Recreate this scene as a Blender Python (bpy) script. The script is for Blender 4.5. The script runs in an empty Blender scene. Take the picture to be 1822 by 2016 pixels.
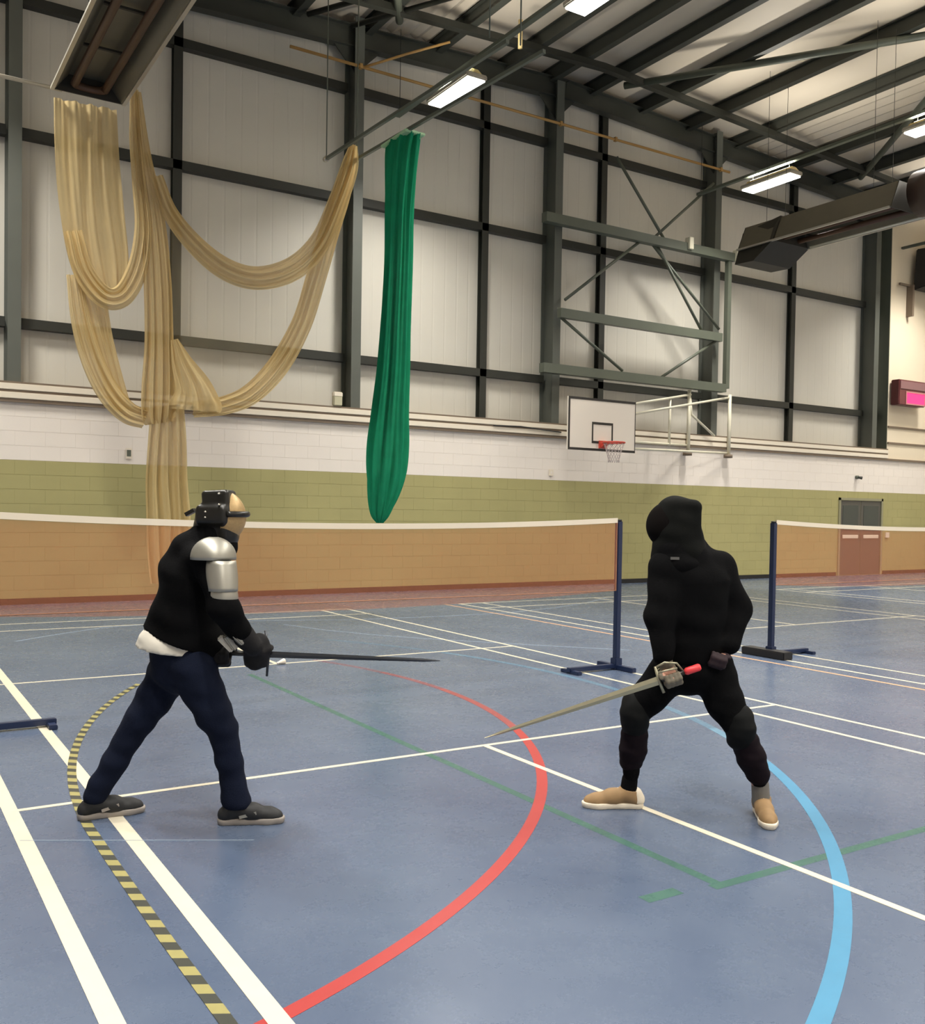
import bpy, bmesh, math, random
import numpy as np
from mathutils import Vector, Matrix
random.seed(7); np.random.seed(7)
S = bpy.context.scene
COL = S.collection

# ------------------------------------------------------------------ camera
YAW, PITCH, ROLL = 0.56015, -0.02389, 0.01613
CAM = Vector((-3.709, -7.559, 1.648))
FPX = 1890.75
fw = Vector((math.sin(YAW)*math.cos(PITCH), math.cos(YAW)*math.cos(PITCH), math.sin(PITCH)))
rt = Vector((math.cos(YAW), -math.sin(YAW), 0)); up = rt.cross(fw)
r2 = math.cos(ROLL)*rt + math.sin(ROLL)*up; u2 = -math.sin(ROLL)*rt + math.cos(ROLL)*up
cd = bpy.data.cameras.new('camera'); cam = bpy.data.objects.new('camera', cd); COL.objects.link(cam)
cam.matrix_world = Matrix(((r2.x, u2.x, -fw.x, CAM.x), (r2.y, u2.y, -fw.y, CAM.y), (r2.z, u2.z, -fw.z, CAM.z), (0, 0, 0, 1)))
cd.sensor_fit = 'HORIZONTAL'; cd.sensor_width = 36; cd.lens = FPX/1822*36
cd.shift_y = (1049.2-1008)/1822; cd.clip_end = 200
S.camera = cam

# ------------------------------------------------------------------ world, exposure
w = bpy.data.worlds.new('world'); S.world = w; w.use_nodes = True
w.node_tree.nodes['Background'].inputs[0].default_value = (0.6, 0.6, 0.62, 1)
w.node_tree.nodes['Background'].inputs[1].default_value = 0.12
S.view_settings.view_transform = 'Standard'; S.view_settings.look = 'None'
S.view_settings.gamma = 1; S.view_settings.use_curve_mapping = False
S.view_settings.exposure = 0.0
LAMP_W = 225.0       # power of the shielded downlight in every lamp
UP_W = 85.0          # power of the light that leaves each lamp through its top slot
LAMP = 9.0           # glow of every lamp diffuser

# ------------------------------------------------------------------ materials
def srgb(r, g, b):
    f = lambda c: (c/255/12.92) if c/255 <= .04045 else ((c/255+.055)/1.055)**2.4
    return (f(r), f(g), f(b), 1)
MATS = {}
def mat(name, col, rough=.6, metal=0, noise=.0, nscale=6, bump=0, bscale=40, spec=.5, alpha=1, emit=0, transl=0, stretch=None, world=False):
    if name in MATS: return MATS[name]
    m = bpy.data.materials.new(name); MATS[name] = m; m.use_nodes = True
    nt = m.node_tree; N = nt.nodes; K = nt.links; b = N['Principled BSDF']
    b.inputs['Base Color'].default_value = col; b.inputs['Roughness'].default_value = rough
    b.inputs['Metallic'].default_value = metal; b.inputs['Specular IOR Level'].default_value = spec
    tc = N.new('ShaderNodeTexCoord'); mp = N.new('ShaderNodeMapping'); K.new(N.new('ShaderNodeNewGeometry').outputs['Position'] if world else tc.outputs['Object'], mp.inputs[0])
    if stretch: mp.inputs['Scale'].default_value = stretch
    if noise:
        n = N.new('ShaderNodeTexNoise'); n.inputs['Scale'].default_value = nscale; n.inputs['Detail'].default_value = 5
        K.new(mp.outputs[0], n.inputs['Vector'])
        mx = N.new('ShaderNodeMix'); mx.data_type = 'RGBA'
        mx.inputs[6].default_value = tuple(c*(1-noise) for c in col[:3])+(1,)
        mx.inputs[7].default_value = tuple(min(1, c*(1+noise)) for c in col[:3])+(1,)
        K.new(n.outputs[0], mx.inputs[0]); K.new(mx.outputs[2], b.inputs['Base Color'])
    if bump:
        n2 = N.new('ShaderNodeTexNoise'); n2.inputs['Scale'].default_value = bscale; n2.inputs['Detail'].default_value = 4
        K.new(mp.outputs[0], n2.inputs['Vector'])
        bp = N.new('ShaderNodeBump'); bp.inputs['Strength'].default_value = bump; bp.inputs['Distance'].default_value = .01
        K.new(n2.outputs[0], bp.inputs['Height']); K.new(bp.outputs[0], b.inputs['Normal'])
    if emit:
        b.inputs['Emission Color'].default_value = col; b.inputs['Emission Strength'].default_value = emit
    out = N['Material Output']; sh = b.outputs[0]
    if transl:
        t = N.new('ShaderNodeBsdfTranslucent'); t.inputs[0].default_value = col
        mxs = N.new('ShaderNodeMixShader'); mxs.inputs[0].default_value = transl
        K.new(sh, mxs.inputs[1]); K.new(t.outputs[0], mxs.inputs[2]); sh = mxs.outputs[0]
    if alpha < 1:
        t = N.new('ShaderNodeBsdfTransparent'); mxs = N.new('ShaderNodeMixShader'); mxs.inputs[0].default_value = alpha
        K.new(t.outputs[0], mxs.inputs[1]); K.new(sh, mxs.inputs[2]); sh = mxs.outputs[0]
    K.new(sh, out.inputs[0])
    return m
def floor_mat():
    m = mat('floor_vinyl', srgb(108, 116, 136), .3, noise=.0); nt = m.node_tree; N = nt.nodes; K = nt.links; b = N['Principled BSDF']
    tc = N.new('ShaderNodeTexCoord')
    def nz(scale, detail, rough=.6):
        n = N.new('ShaderNodeTexNoise'); n.inputs['Scale'].default_value = scale; n.inputs['Detail'].default_value = detail
        n.inputs['Roughness'].default_value = rough; K.new(tc.outputs['Object'], n.inputs['Vector']); return n
    a = nz(.7, 6); c = nz(9, 8, .75); s = nz(3.0, 7, .8)
    cr = N.new('ShaderNodeValToRGB'); cr.color_ramp.elements[0].position = .3; cr.color_ramp.elements[1].position = .72
    cr.color_ramp.elements[0].color = srgb(74, 87, 110); cr.color_ramp.elements[1].color = srgb(93, 105, 125)
    K.new(a.outputs[0], cr.inputs[0])
    cr2 = N.new('ShaderNodeValToRGB'); cr2.color_ramp.elements[0].position = .62; cr2.color_ramp.elements[1].position = .8
    cr2.color_ramp.elements[0].color = (0, 0, 0, 1); cr2.color_ramp.elements[1].color = (.14, .14, .14, 1)
    K.new(c.outputs[0], cr2.inputs[0])
    mx = N.new('ShaderNodeMix'); mx.data_type = 'RGBA'; mx.inputs[7].default_value = srgb(140, 152, 168)
    K.new(cr2.outputs[0], mx.inputs[0]); K.new(cr.outputs[0], mx.inputs[6]); K.new(mx.outputs[2], b.inputs['Base Color'])
    mr = N.new('ShaderNodeMapRange'); mr.inputs[3].default_value = .22; mr.inputs[4].default_value = .33
    K.new(s.outputs[0], mr.inputs[0]); K.new(mr.outputs[0], b.inputs['Roughness'])
    bp = N.new('ShaderNodeBump'); bp.inputs['Strength'].default_value = .02; bp.inputs['Distance'].default_value = .005
    K.new(c.outputs[0], bp.inputs['Height']); K.new(bp.outputs[0], b.inputs['Normal'])
    b.inputs['Specular IOR Level'].default_value = .45
    return m
M_floor = floor_mat()
M_green = mat('painted_block_green', srgb(170, 163, 110), .65, noise=.10, nscale=1.3, bump=.08, bscale=30, world=True)
M_white = mat('painted_block_white', srgb(240, 231, 220), .6, noise=.03, nscale=1.5, bump=.05, bscale=30, world=True)
M_joint = mat('block_joint', srgb(168, 161, 109), .8, noise=.05)
M_jointw = mat('block_joint_white', srgb(236, 227, 216), .8, noise=.03)
M_clad = mat('liner_sheet', srgb(214, 209, 196), .5, noise=.05, nscale=.6)
M_cream = mat('cream_wall', srgb(232, 218, 192), .6, noise=.03, nscale=1)
M_roof = mat('roof_liner', srgb(218, 206, 186), .55, noise=.06, nscale=.8)
M_steel = mat('painted_steel', srgb(58, 60, 53), .5, noise=.12, nscale=3)
M_steeld = mat('girt_steel', srgb(46, 47, 40), .5, noise=.12, nscale=3)
M_col = mat('column_paint', srgb(92, 95, 87), .5, noise=.1, nscale=3)
M_steelg = mat('frame_steel_green', srgb(94, 99, 86), .45, noise=.08, nscale=3)
M_trim = mat('white_trunking', srgb(236, 225, 205), .5, noise=.03)
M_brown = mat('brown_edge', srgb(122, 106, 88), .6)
M_skirt = mat('black_skirting', srgb(26, 25, 26), .5)
M_wline = mat('white_line_paint', srgb(212, 204, 182), .35, noise=.05, nscale=12)
M_red = mat('red_line_paint', srgb(166, 58, 56), .35, noise=.06, nscale=9)
M_blue = mat('pale_blue_line_paint', srgb(72, 134, 168), .35, noise=.10, nscale=9)
M_paleb = mat('worn_pale_line_paint', srgb(170, 186, 204), .4, noise=.08, alpha=.55)
M_grn = mat('worn_green_line_paint', srgb(72, 128, 94), .4, noise=.25, nscale=7, alpha=.42)
M_or = mat('orange_line_paint', srgb(222, 176, 138), .4, noise=.05, alpha=.85)
M_tapey = mat('hazard_tape_yellow', srgb(150, 142, 88), .45, noise=.1, nscale=30)
M_tapek = mat('hazard_tape_black', srgb(54, 56, 48), .45, noise=.1, nscale=30)
M_navy = mat('navy_powder_coat', srgb(25, 38, 68), .35, noise=.05)
M_net = mat('badminton_netting', (.60, .20, .09, 1), .9, alpha=.38, spec=.1)
M_ntape = mat('net_tape', srgb(238, 226, 204), .7)
M_cnet = mat('cream_netting', srgb(224, 200, 146), .9, noise=.08, nscale=4, transl=.3, alpha=.86, spec=.1)
M_gnet = mat('green_netting', srgb(34, 146, 104), .9, noise=.2, nscale=5, transl=.2, alpha=.95, spec=.1)
M_lamp = mat('lamp_diffuser', (1, .975, .92, 1), .4, emit=LAMP)
M_upl = mat('lamp_uplight', (1, .96, .88, 1), .4, emit=4)
M_alu = mat('lamp_housing', srgb(196, 190, 176), .35, metal=.6)
M_brass = mat('lamp_reflector', srgb(226, 200, 140), .25, metal=.7)
M_heat = mat('heater_canopy', srgb(112, 106, 90), .45, metal=.3, noise=.1)
M_heatd = mat('heater_dark', srgb(50, 46, 36), .6, noise=.15)
M_tube = mat('heater_tube', srgb(90, 64, 46), .5, metal=.3, noise=.1)
M_gpipe = mat('yellow_gas_pipe', srgb(182, 142, 82), .5)
M_board = mat('backboard_white', srgb(240, 230, 216), .4)
M_bblk = mat('backboard_black', srgb(48, 44, 40), .5)
M_rim = mat('rim_red', srgb(205, 78, 62), .4)
M_wframe = mat('white_frame_paint', srgb(232, 226, 202), .4)
M_hoop = mat('hoop_net', srgb(214, 200, 196), .9, alpha=.5)
M_maroon = mat('maroon_case', srgb(112, 62, 62), .4, noise=.05)
M_pink = mat('led_pink', srgb(255, 50, 110), .4, emit=1.1)
M_spk = mat('speaker_black', srgb(30, 28, 28), .6)
M_door = mat('door_grey', srgb(84, 82, 76), .35, noise=.06)
M_doorf = mat('door_frame', srgb(150, 146, 116), .5)
M_glass = mat('dark_glass', srgb(66, 72, 68), .12)
M_black = mat('black_cloth', srgb(11, 11, 12), .9, noise=.2, nscale=18, bump=.2, bscale=120, spec=.08)
M_hood = mat('black_mask_cloth', srgb(15, 16, 14), .85, noise=.15, nscale=12, bump=.15, bscale=160, spec=.12)
M_jean = mat('dark_blue_denim', srgb(9, 17, 36), .88, noise=.3, nscale=10, bump=.2, bscale=180, spec=.2)
M_shirt = mat('white_cotton', srgb(216, 210, 196), .85, noise=.04, nscale=10, spec=.2)
M_skin = mat('skin', srgb(188, 140, 118), .55, noise=.06, nscale=20)
M_leather = mat('black_leather', srgb(26, 24, 20), .32, noise=.15, nscale=20)
M_mesh = mat('mask_mesh', srgb(188, 158, 110), .4, noise=.2, nscale=90, metal=.35, alpha=.9)
M_mdark = mat('mask_mesh_dark', srgb(14, 10, 9), .9, noise=.15, nscale=60, spec=.1)
M_plate = mat('silver_plate', srgb(168, 165, 154), .42, metal=.7, noise=.05, nscale=8)
M_blade = mat('dark_blade', srgb(66, 68, 72), .35, metal=.6)
M_blade2 = mat('pale_blade', srgb(170, 164, 138), .35, metal=.5, noise=.08)
M_redp = mat('red_pommel', srgb(232, 66, 70), .4)
M_glove = mat('black_glove', srgb(24, 23, 24), .7, noise=.2, nscale=25, bump=.2, bscale=100, spec=.25)
M_gloveg = mat('grey_glove', srgb(112, 104, 88), .7, noise=.15, nscale=25)
M_gloved = mat('dark_maroon_glove', srgb(38, 20, 25), .8, noise=.15, nscale=25)
M_shoek = mat('black_shoe', srgb(26, 26, 27), .6, noise=.15, nscale=25)
M_soleg = mat('grey_sole', srgb(148, 140, 132), .6)
M_tan = mat('tan_shoe', srgb(150, 120, 82), .75, noise=.3, nscale=18)
M_solew = mat('white_sole', srgb(232, 220, 198), .55)
M_knee = mat('knee_pad', srgb(13, 14, 14), .75, noise=.2, nscale=20, spec=.15)
M_shin = mat('shin_guard', srgb(22, 14, 19), .8, noise=.25, nscale=14, spec=.12)
M_sock = mat('grey_sock', srgb(112, 108, 102), .8, noise=.15, nscale=30)
M_metal = mat('bright_metal', srgb(214, 206, 190), .25, metal=.9)

# ------------------------------------------------------------------ object helpers
R_ = math.radians
def tag(o, label=None, cat=None, group=None, kind=None):
    if label: o['label'] = label
    if cat: o['category'] = cat
    if group: o['group'] = group
    if kind: o['kind'] = kind
    return o
def empty(name, loc=(0, 0, 0), rz=0):
    o = bpy.data.objects.new(name, None); COL.objects.link(o); o.location = loc; o.rotation_euler = (0, 0, rz)
    o.empty_display_size = .1; return o
def mk(name, me, m=None, parent=None, loc=None):
    o = bpy.data.objects.new(name, me); COL.objects.link(o)
    if m is not None and not me.materials: me.materials.append(m)
    if parent: o.parent = parent
    if loc: o.location = loc
    return o
class MB:
    def __init__(s): s.v = []; s.f = []; s.m = []; s.sm = []
    def add(s, vs, fs, mi=0, smooth=False):
        o = len(s.v); s.v += [tuple(v) for v in vs]; s.f += [tuple(i+o for i in f) for f in fs]
        s.m += [mi]*len(fs); s.sm += [smooth]*len(fs); return s
    def box(s, lo, hi, mi=0):
        (a, b, c), (d, e, f) = lo, hi
        return s.add([(a, b, c), (d, b, c), (d, e, c), (a, e, c), (a, b, f), (d, b, f), (d, e, f), (a, e, f)],
                     [(0, 3, 2, 1), (4, 5, 6, 7), (0, 1, 5, 4), (1, 2, 6, 5), (2, 3, 7, 6), (3, 0, 4, 7)], mi)
    def bar(s, p, q, w, h, upv=(0, 0, 1), mi=0):
        p, q = Vector(p), Vector(q); d = (q-p).normalized(); u = Vector(upv)
        if abs(d.dot(u)) > .98: u = Vector((0, 1, 0))
        x = d.cross(u).normalized()*w/2; y = x.cross(d).normalized()*h/2
        vs = [p-x-y, p+x-y, p+x+y, p-x+y, q-x-y, q+x-y, q+x+y, q-x+y]
        return s.add(vs, [(0, 1, 2, 3)[::-1], (4, 5, 6, 7), (0, 1, 5, 4), (1, 2, 6, 5), (2, 3, 7, 6), (3, 0, 4, 7)], mi)
    def ibeam(s, p, q, w, h, t=.015, upv=(0, 0, 1)):
        """I-section: w flange width, h depth along upv."""
        p, q = Vector(p), Vector(q); d = (q-p).normalized(); u = Vector(upv); x = d.cross(u).normalized(); y = x.cross(d).normalized()
        s.bar(p+y*(h/2-t/2), q+y*(h/2-t/2), w, t, y); s.bar(p-y*(h/2-t/2), q-y*(h/2-t/2), w, t, y)
        return s.bar(p, q, t, h-2*t, y)
    def tube(s, pts, r, n=10, mi=0, cap=True, closed=False):
        pts = [Vector(p) for p in pts]; R = r if isinstance(r, (list, tuple)) else [r]*len(pts)
        rings = []; pu = None; L = len(pts)
        for i, p in enumerate(pts):
            if closed: d = pts[(i+1) % L]-pts[i-1]
            else: d = pts[min(i+1, L-1)]-pts[max(i-1, 0)]
            d.normalize()
            u = pu if pu is not None else (Vector((0, 0, 1)) if abs(d.z) < .9 else Vector((1, 0, 0)))
            x = d.cross(u).normalized(); y = x.cross(d).normalized(); pu = y
            rings.append([p+(x*math.cos(2*math.pi*k/n)+y*math.sin(2*math.pi*k/n))*R[i] for k in range(n)])
        vs = [v for rg in rings for v in rg]; fs = []
        for i in range(L if closed else L-1):
            j = (i+1) % L
            for k in range(n):
                fs.append((i*n+k, i*n+(k+1) % n, j*n+(k+1) % n, j*n+k))
        if cap and not closed:
            fs.append(tuple(range(n))[::-1]); fs.append(tuple((L-1)*n+k for k in range(n)))
        return s.add(vs, fs, mi, True)
    def build(s, name, mats, parent=None, loc=None, bevel=0):
        me = bpy.data.meshes.new(name); me.from_pydata(s.v, [], s.f); me.update()
        for m in (mats if isinstance(mats, (list, tuple)) else [mats]): me.materials.append(m)
        me.polygons.foreach_set('material_index', s.m); me.polygons.foreach_set('use_smooth', s.sm)
        bm = bmesh.new(); bm.from_mesh(me); bmesh.ops.recalc_face_normals(bm, faces=bm.faces)
        if bevel: bmesh.ops.bevel(bm, geom=[e for e in bm.edges if len(e.link_faces) == 2 and e.calc_face_angle(0) > .6], offset=bevel, segments=2, affect='EDGES', clamp_overlap=True)
        bm.to_mesh(me); bm.free()
        return mk(name, me, None, parent, loc)
def boxo(name, lo, hi, m, parent=None, bevel=0): return MB().box(lo, hi).build(name, m, parent, bevel=bevel)
def baro(name, p, q, w, h, m, parent=None, upv=(0, 0, 1), bevel=0): return MB().bar(p, q, w, h, upv).build(name, m, parent, bevel=bevel)
def struct(o): return tag(o, kind='structure')

# ------------------------------------------------------------------ the setting: floor and its markings
U0, U1, V0, V1 = -12.0, 26.0, -14.0, 9.4
floor = struct(boxo('floor', (U0-.3, V0-.3, -.2), (U1+.3, 10.2, 0), M_floor))
LZ = [0.0010]
def strip(name, pts, wd, m, z=None, ends=True):
    """flat painted strip following pts (list of (u, v)), wd wide, a millimetre proud of the floor."""
    if z is None: LZ[0] += .00006; z = LZ[0]
    P = [Vector((p[0], p[1], 0)) for p in pts]; mb = MB(); n = len(P); vs = []
    for i in range(n):
        d = (P[min(i+1, n-1)]-P[max(i-1, 0)]).normalized(); x = Vector((-d.y, d.x, 0))*wd/2
        for q, zz in ((P[i]+x, z), (P[i]-x, z), (P[i]+x, -.001), (P[i]-x, -.001)): vs.append((q.x, q.y, zz))
    fs = []
    for i in range(n-1):
        a, b = i*4, i*4+4
        fs += [(a, a+1, b+1, b), (a+1, a+3, b+3, b+1), (a+2, a, b, b+2)]
    fs += [(0, 2, 3, 1), (4*n-4, 4*n-3, 4*n-1, 4*n-2)]
    return mb.add(vs, fs).build(name, m, floor)
def arc(cx, cy, r, a0, a1, n): return [(cx+r*math.cos(math.radians(a0+(a1-a0)*i/n)), cy+r*math.sin(math.radians(a0+(a1-a0)*i/n))) for i in range(n+1)]
# faded arcs and stray lines of other sports lie under the badminton lines
strip('green_line', [(-.47, -4.57), (-.47, 1.5)], .055, M_grn)
strip('green_line', [(-.52, -4.6), (6, -4.6)], .055, M_grn)
strip('green_mark', [(-.88, -4.55), (-.68, -4.55)], .07, M_grn)
for a0, a1, al in ((-82, -20, 1), (-20, -2, .62), (-2, 10, .4), (10, 22, .22)):
    strip('red_arc', arc(-4.283, .139, 5.102, a0, a1, 60), .066, M_red if al == 1 else mat('worn_red_paint_%d' % (al*100), srgb(182, 86, 78), .35, noise=.06, nscale=9, alpha=al))
for a0, a1, al in ((-85, -31, 1), (-31, -22, .6), (-22, 18, .36), (18, 34, .2)):
    strip('blue_arc', arc(-3.947, -.035, 6.244, a0, a1, 60), .072, M_blue if al == 1 else mat('worn_blue_paint_%d' % (al*100), srgb(120, 164, 190), .35, noise=.1, nscale=9, alpha=al))
strip('pale_arc', [(1.33, 5.15), (1.6, 4.35), (1.98, 3.62), (2.4, 3.02), (2.81, 2.53), (3.4, 1.85), (4.11, 1.09)], .03, M_paleb)
strip('pale_arc', [(-2.15, 4.9), (-1.55, 5.4), (-.95, 5.82), (0, 6.0), (1.2, 5.75), (2.43, 5.3), (3.8, 5.15), (5.15, 5.15), (6.4, 5.5), (7.5, 6.0), (8.45, 6.58)], .03, M_paleb)
strip('orange_line', [(4.91, -9), (4.91, 6.7)], .045, M_or)
def court(cu, g):
    for du in (-3.03, -2.57, 2.57, 3.03):
        wd = .075 if (cu == 0 and du < 0) else .045
        strip('court_line', [(cu+du, -9.5), (cu+du, 6.72)], wd, M_wline)
    for dv in (-1.98, 1.98, 5.94, 6.70): strip('court_line', [(cu-3.03, dv), (cu+3.03, dv)], .04, M_wline)
    strip('court_line', [(cu, -9.5), (cu, -1.98)], .045, M_wline); strip('court_line', [(cu, 1.98), (cu, 6.7)], .045, M_wline)
court(0, 1); court(8.23, 2); court(16.5, 3)
# floor sheet seam
strip('floor_seam', [(-3.05, -2.49), (-2.62, -2.73), (-2.06, -3.04)], .006, M_paleb)
# black and yellow hazard tape
tp = [(-2.71, -6.2), (-2.715, -4.6), (-2.725, -3.94), (-2.725, -3.0)]+[(5.095-7.821*math.cos(t), -2.677+7.821*math.sin(t)) for t in np.linspace(.03, .56, 16)]
def resample(pts, step):
    P = [np.array(p, float) for p in pts]; out = [P[0]]; acc = 0
    for a, b in zip(P[:-1], P[1:]):
        L = np.linalg.norm(b-a); s = step-acc
        while s <= L: out.append(a+(b-a)*s/L); s += step
        acc = L-(s-step)
    return out
tr = resample(tp, .075); mb = MB(); hw = .026; sh = .03; z = .0024
for i in range(len(tr)-1):
    a, b = tr[i], tr[i+1]; d = (b-a)/np.linalg.norm(b-a); x = np.array((-d[1], d[0]))*hw; k = d*sh/2
    q = [a+x+k, a-x-k, b-x-k, b+x+k]
    vs = [(p[0], p[1], z) for p in q]+[(p[0], p[1], 0) for p in q]
    mb.add(vs, [(0, 1, 2, 3), (0, 4, 5, 1), (2, 6, 7, 3)], i % 2)
tag(mb.build('hazard_tape', [M_tapey, M_tapek]), 'yellow and black striped hazard tape stuck across the blue floor', 'tape')

# ------------------------------------------------------------------ back wall: blockwork below, steel frame and liner above
YC = 9.9
wall = struct(MB().box((U0, 9.402, 0), (U1, 10.2, 2.338)).box((U0, 9.402, 2.338), (U1, 10.2, 3.30), 1).build('wall_back', [M_joint, M_jointw]))
CH, CL = .234, .46
bm_g = MB().box((0, -.0, 0), (CL-.006, .012, CH-.008)).build('block', M_green, wall)
blk = {}
def blockmesh(w_, m):
    k = (round(w_, 3), m.name)
    if k not in blk:
        o = MB(); x0, y0, z0, x1, y1, z1 = 0, 0, 0, w_, .006, CH-.004; c = .0012
        o.add([(x0, y1, z0), (x1, y1, z0), (x1, y1, z1), (x0, y1, z1), (x0+c, y0, z0+c), (x1-c, y0, z0+c), (x1-c, y0, z1-c), (x0+c, y0, z1-c)],
              [(4, 5, 6, 7), (0, 1, 5, 4), (1, 2, 6, 5), (2, 3, 7, 6), (3, 0, 4, 7)])
        me = bpy.data.meshes.new('block'); me.from_pydata(o.v, [], o.f); me.materials.append(m); me.update(); blk[k] = me
    return blk[k]
bpy.data.objects.remove(bm_g)
cells = []
for c in range(14):
    z0 = c*CH; off = 0 if c % 2 == 0 else CL/2; u = -4.14-off
    m = M_green if c < 10 else M_white
    while u < 25.9:
        u1 = min(u+CL, 25.95)
        cut = [(u, u1)]
        if z0 < 2.1 and u1 > 19.12 and u < 21.18:           # door opening
            cut = [(a, b) for a, b in ((u, min(u1, 19.12)), (max(u, 21.18), u1)) if b-a > .03]
        for a, b in cut: cells.append((math.hypot((a+b)/2+3.7, 17), a, b, z0, m))
        u += CL
vis = sorted([c for c in cells if c[2] > -2.0 and c[1] < 23.5])
near = set(id(c) for c in vis[:300]); rest = {'g': MB(), 'w': MB()}
for c in cells:
    d, a, b, z0, m = c
    me = blockmesh(b-a-.0015, m)
    if id(c) in near: mk('block', me, None, wall, (a, 9.399, z0))
    else:
        vs = [(v.co.x+a, v.co.y+9.399, v.co.z+z0) for v in me.vertices]
        rest['g' if m is M_green else 'w'].add(vs, [tuple(p.vertices) for p in me.polygons])
tag(rest['g'].build('block_courses', M_green, wall), kind='stuff'); tag(rest['w'].build('block_courses', M_white, wall), kind='stuff')
for a, b in ((U0, 19.1), (21.2, U1)): struct(boxo('baseboard_back', (a, 9.375, 0), (b, 9.41, .10), M_skirt))
# trunking along the top of the blockwork
struct(boxo('trim_1', (U0, 9.33, 3.46), (21.25, 9.50, 3.56), M_trim, bevel=.006))
struct(boxo('trim_2', (U0, 9.33, 3.32), (21.25, 9.41, 3.42), M_trim, bevel=.006))
struct(boxo('trim_3', (U0, 9.345, 3.262), (U1, 9.41, 3.318), M_brown))
struct(boxo('trim_5', (U0, 9.34, 3.562), (21.25, 9.55, 3.592), M_brown))
struct(boxo('trim_gap_shade', (U0, 9.345, 3.422), (21.25, 9.39, 3.458), M_brown))  # brown strip painting the shadow line between the two trunkings
struct(boxo('trim_back_shade', (U0, 9.40, 3.30), (21.25, 9.9, 3.46), M_brown))  # brown backing, shade of the gap put into its colour
# upper wall
wu = struct(boxo('wall_back_upper', (U0, 9.96, 3.3), (21.25, 10.2, 11.9), M_joint))
COLS = [-7.6, -1.62, 4.44, 9.32, 14.28, 20.72]
POSTS = [-4.6, 1.05, 7.60, 10.87, 17.53]
GZ = [4.60, 7.70, 9.85]
us = [-11.9]+sorted(COLS+POSTS)+[21.25]; zs = [3.45]+GZ+[11.6]
for a, b in zip(us[:-1], us[1:]):
    for c, d in zip(zs[:-1], zs[1:]):
        n = max(2, int(round((b-a)/.3))); mb = MB(); w_ = (b-a)/n
        for i in range(n):                                        # shallow ribs of the liner sheet
            x0 = a+i*w_; vs = [(x, 9.905+dy, z_) for z_ in (c+.004, d-.004) for x, dy in ((x0, 0), (x0+w_*.84, 0), (x0+w_*.88, .003), (x0+w_*.96, .003), (x0+w_, 0))]
            mb.add(vs, [(k, k+1, k+6, k+5) for k in range(4)])
        mb.box((a+.002, 9.92, c+.004), (b-.002, 9.955, d-.004)).build('cladding_panel', M_clad, wu)
for c in COLS:
    MB().ibeam((c, 9.66, 3.45), (c, 9.66, 11.1), .20, .46, .022, (0, 1, 0)).build('column', M_col, wu)
for c in POSTS:
    MB().ibeam((c, 9.82, 3.45), (c, 9.82, 11.2), .16, .16, .02, (0, 1, 0)).build('wind_post', M_steeld, wu)
ug = [-11.9]+COLS+[21.25]
for z_ in GZ:
    for a, b in zip(ug[:-1], ug[1:]):
        mb = MB(); mb.box((a+.1, 9.74, z_-.08), (b-.1, 9.90, z_-.065)).box((a+.1, 9.74, z_+.065), (b-.1, 9.90, z_+.08)).box((a+.1, 9.74, z_-.066), (b-.1, 9.755, z_+.066)).build('girt', M_steeld, wu)
# flush cream wall at the far right end
fr = struct(boxo('wall_far_right', (21.25, 9.385, 3.32), (U1, 10.2, 11.9), M_cream))
boxo('return_face', (21.232, 9.39, 3.4), (21.249, 9.9, 11.5), M_steelg, fr)
for z_ in (3.77, 4.23): boxo('thin_ledge', (21.26, 9.35, z_-.025), (U1, 9.384, z_+.025), M_brown, fr)  # two thin brown ledges along the cream wall
# remaining walls of the hall
struct(boxo('wall_left', (U0-.3, V0, 0), (U0, 10.2, 11.9), M_white)); struct(boxo('wall_right', (U1, V0, 0), (U1+.3, 10.2, 11.9), M_cream))
struct(boxo('wall_front', (U0-.3, V0-.3, 0), (U1+.3, V0, 11.9), M_white))

# ------------------------------------------------------------------ roof
RIDGE = 9.6
def rz(u): return 11.32-.045*abs(u-RIDGE)
ce = struct(MB().add([(U0, V0, rz(U0)+.30), (RIDGE, V0, rz(RIDGE)+.30), (U1, V0, rz(U1)+.30), (U0, 10.2, rz(U0)+.30), (RIDGE, 10.2, rz(RIDGE)+.30), (U1, 10.2, rz(U1)+.30),
    (U0, V0, rz(U0)+.4), (RIDGE, V0, rz(RIDGE)+.4), (U1, V0, rz(U1)+.4), (U0, 10.2, rz(U0)+.4), (RIDGE, 10.2, rz(RIDGE)+.4), (U1, 10.2, rz(U1)+.4)],
    [(0, 3, 4, 1), (1, 4, 5, 2), (6, 7, 10, 9), (7, 8, 11, 10), (0, 1, 7, 6), (1, 2, 8, 7), (3, 9, 10, 4), (4, 10, 11, 5), (0, 6, 9, 3), (2, 5, 11, 8)]).build('ceiling', M_roof))
PUR = [-11, -9.4, -7.8, -6.2, -4.6, -3.0, -1.4, .2, 1.7, 3.2, 4.7, 6.3, 8.0, 9.2, 10.35, 11.85, 13.35, 15.05, 17.2, 18.9, 20.6, 22.3, 24]
for i, u in enumerate(PUR):
    z_ = rz(u)
    MB().box((u-.075, V0, z_-.19), (u+.075, 9.9, z_-.17)).box((u-.075, V0, z_+.10), (u+.075, 9.9, z_+.115)).box((u-.015, V0, z_-.171), (u+.015, 9.9, z_+.101)).build('purlin', M_steel, ce)
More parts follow.
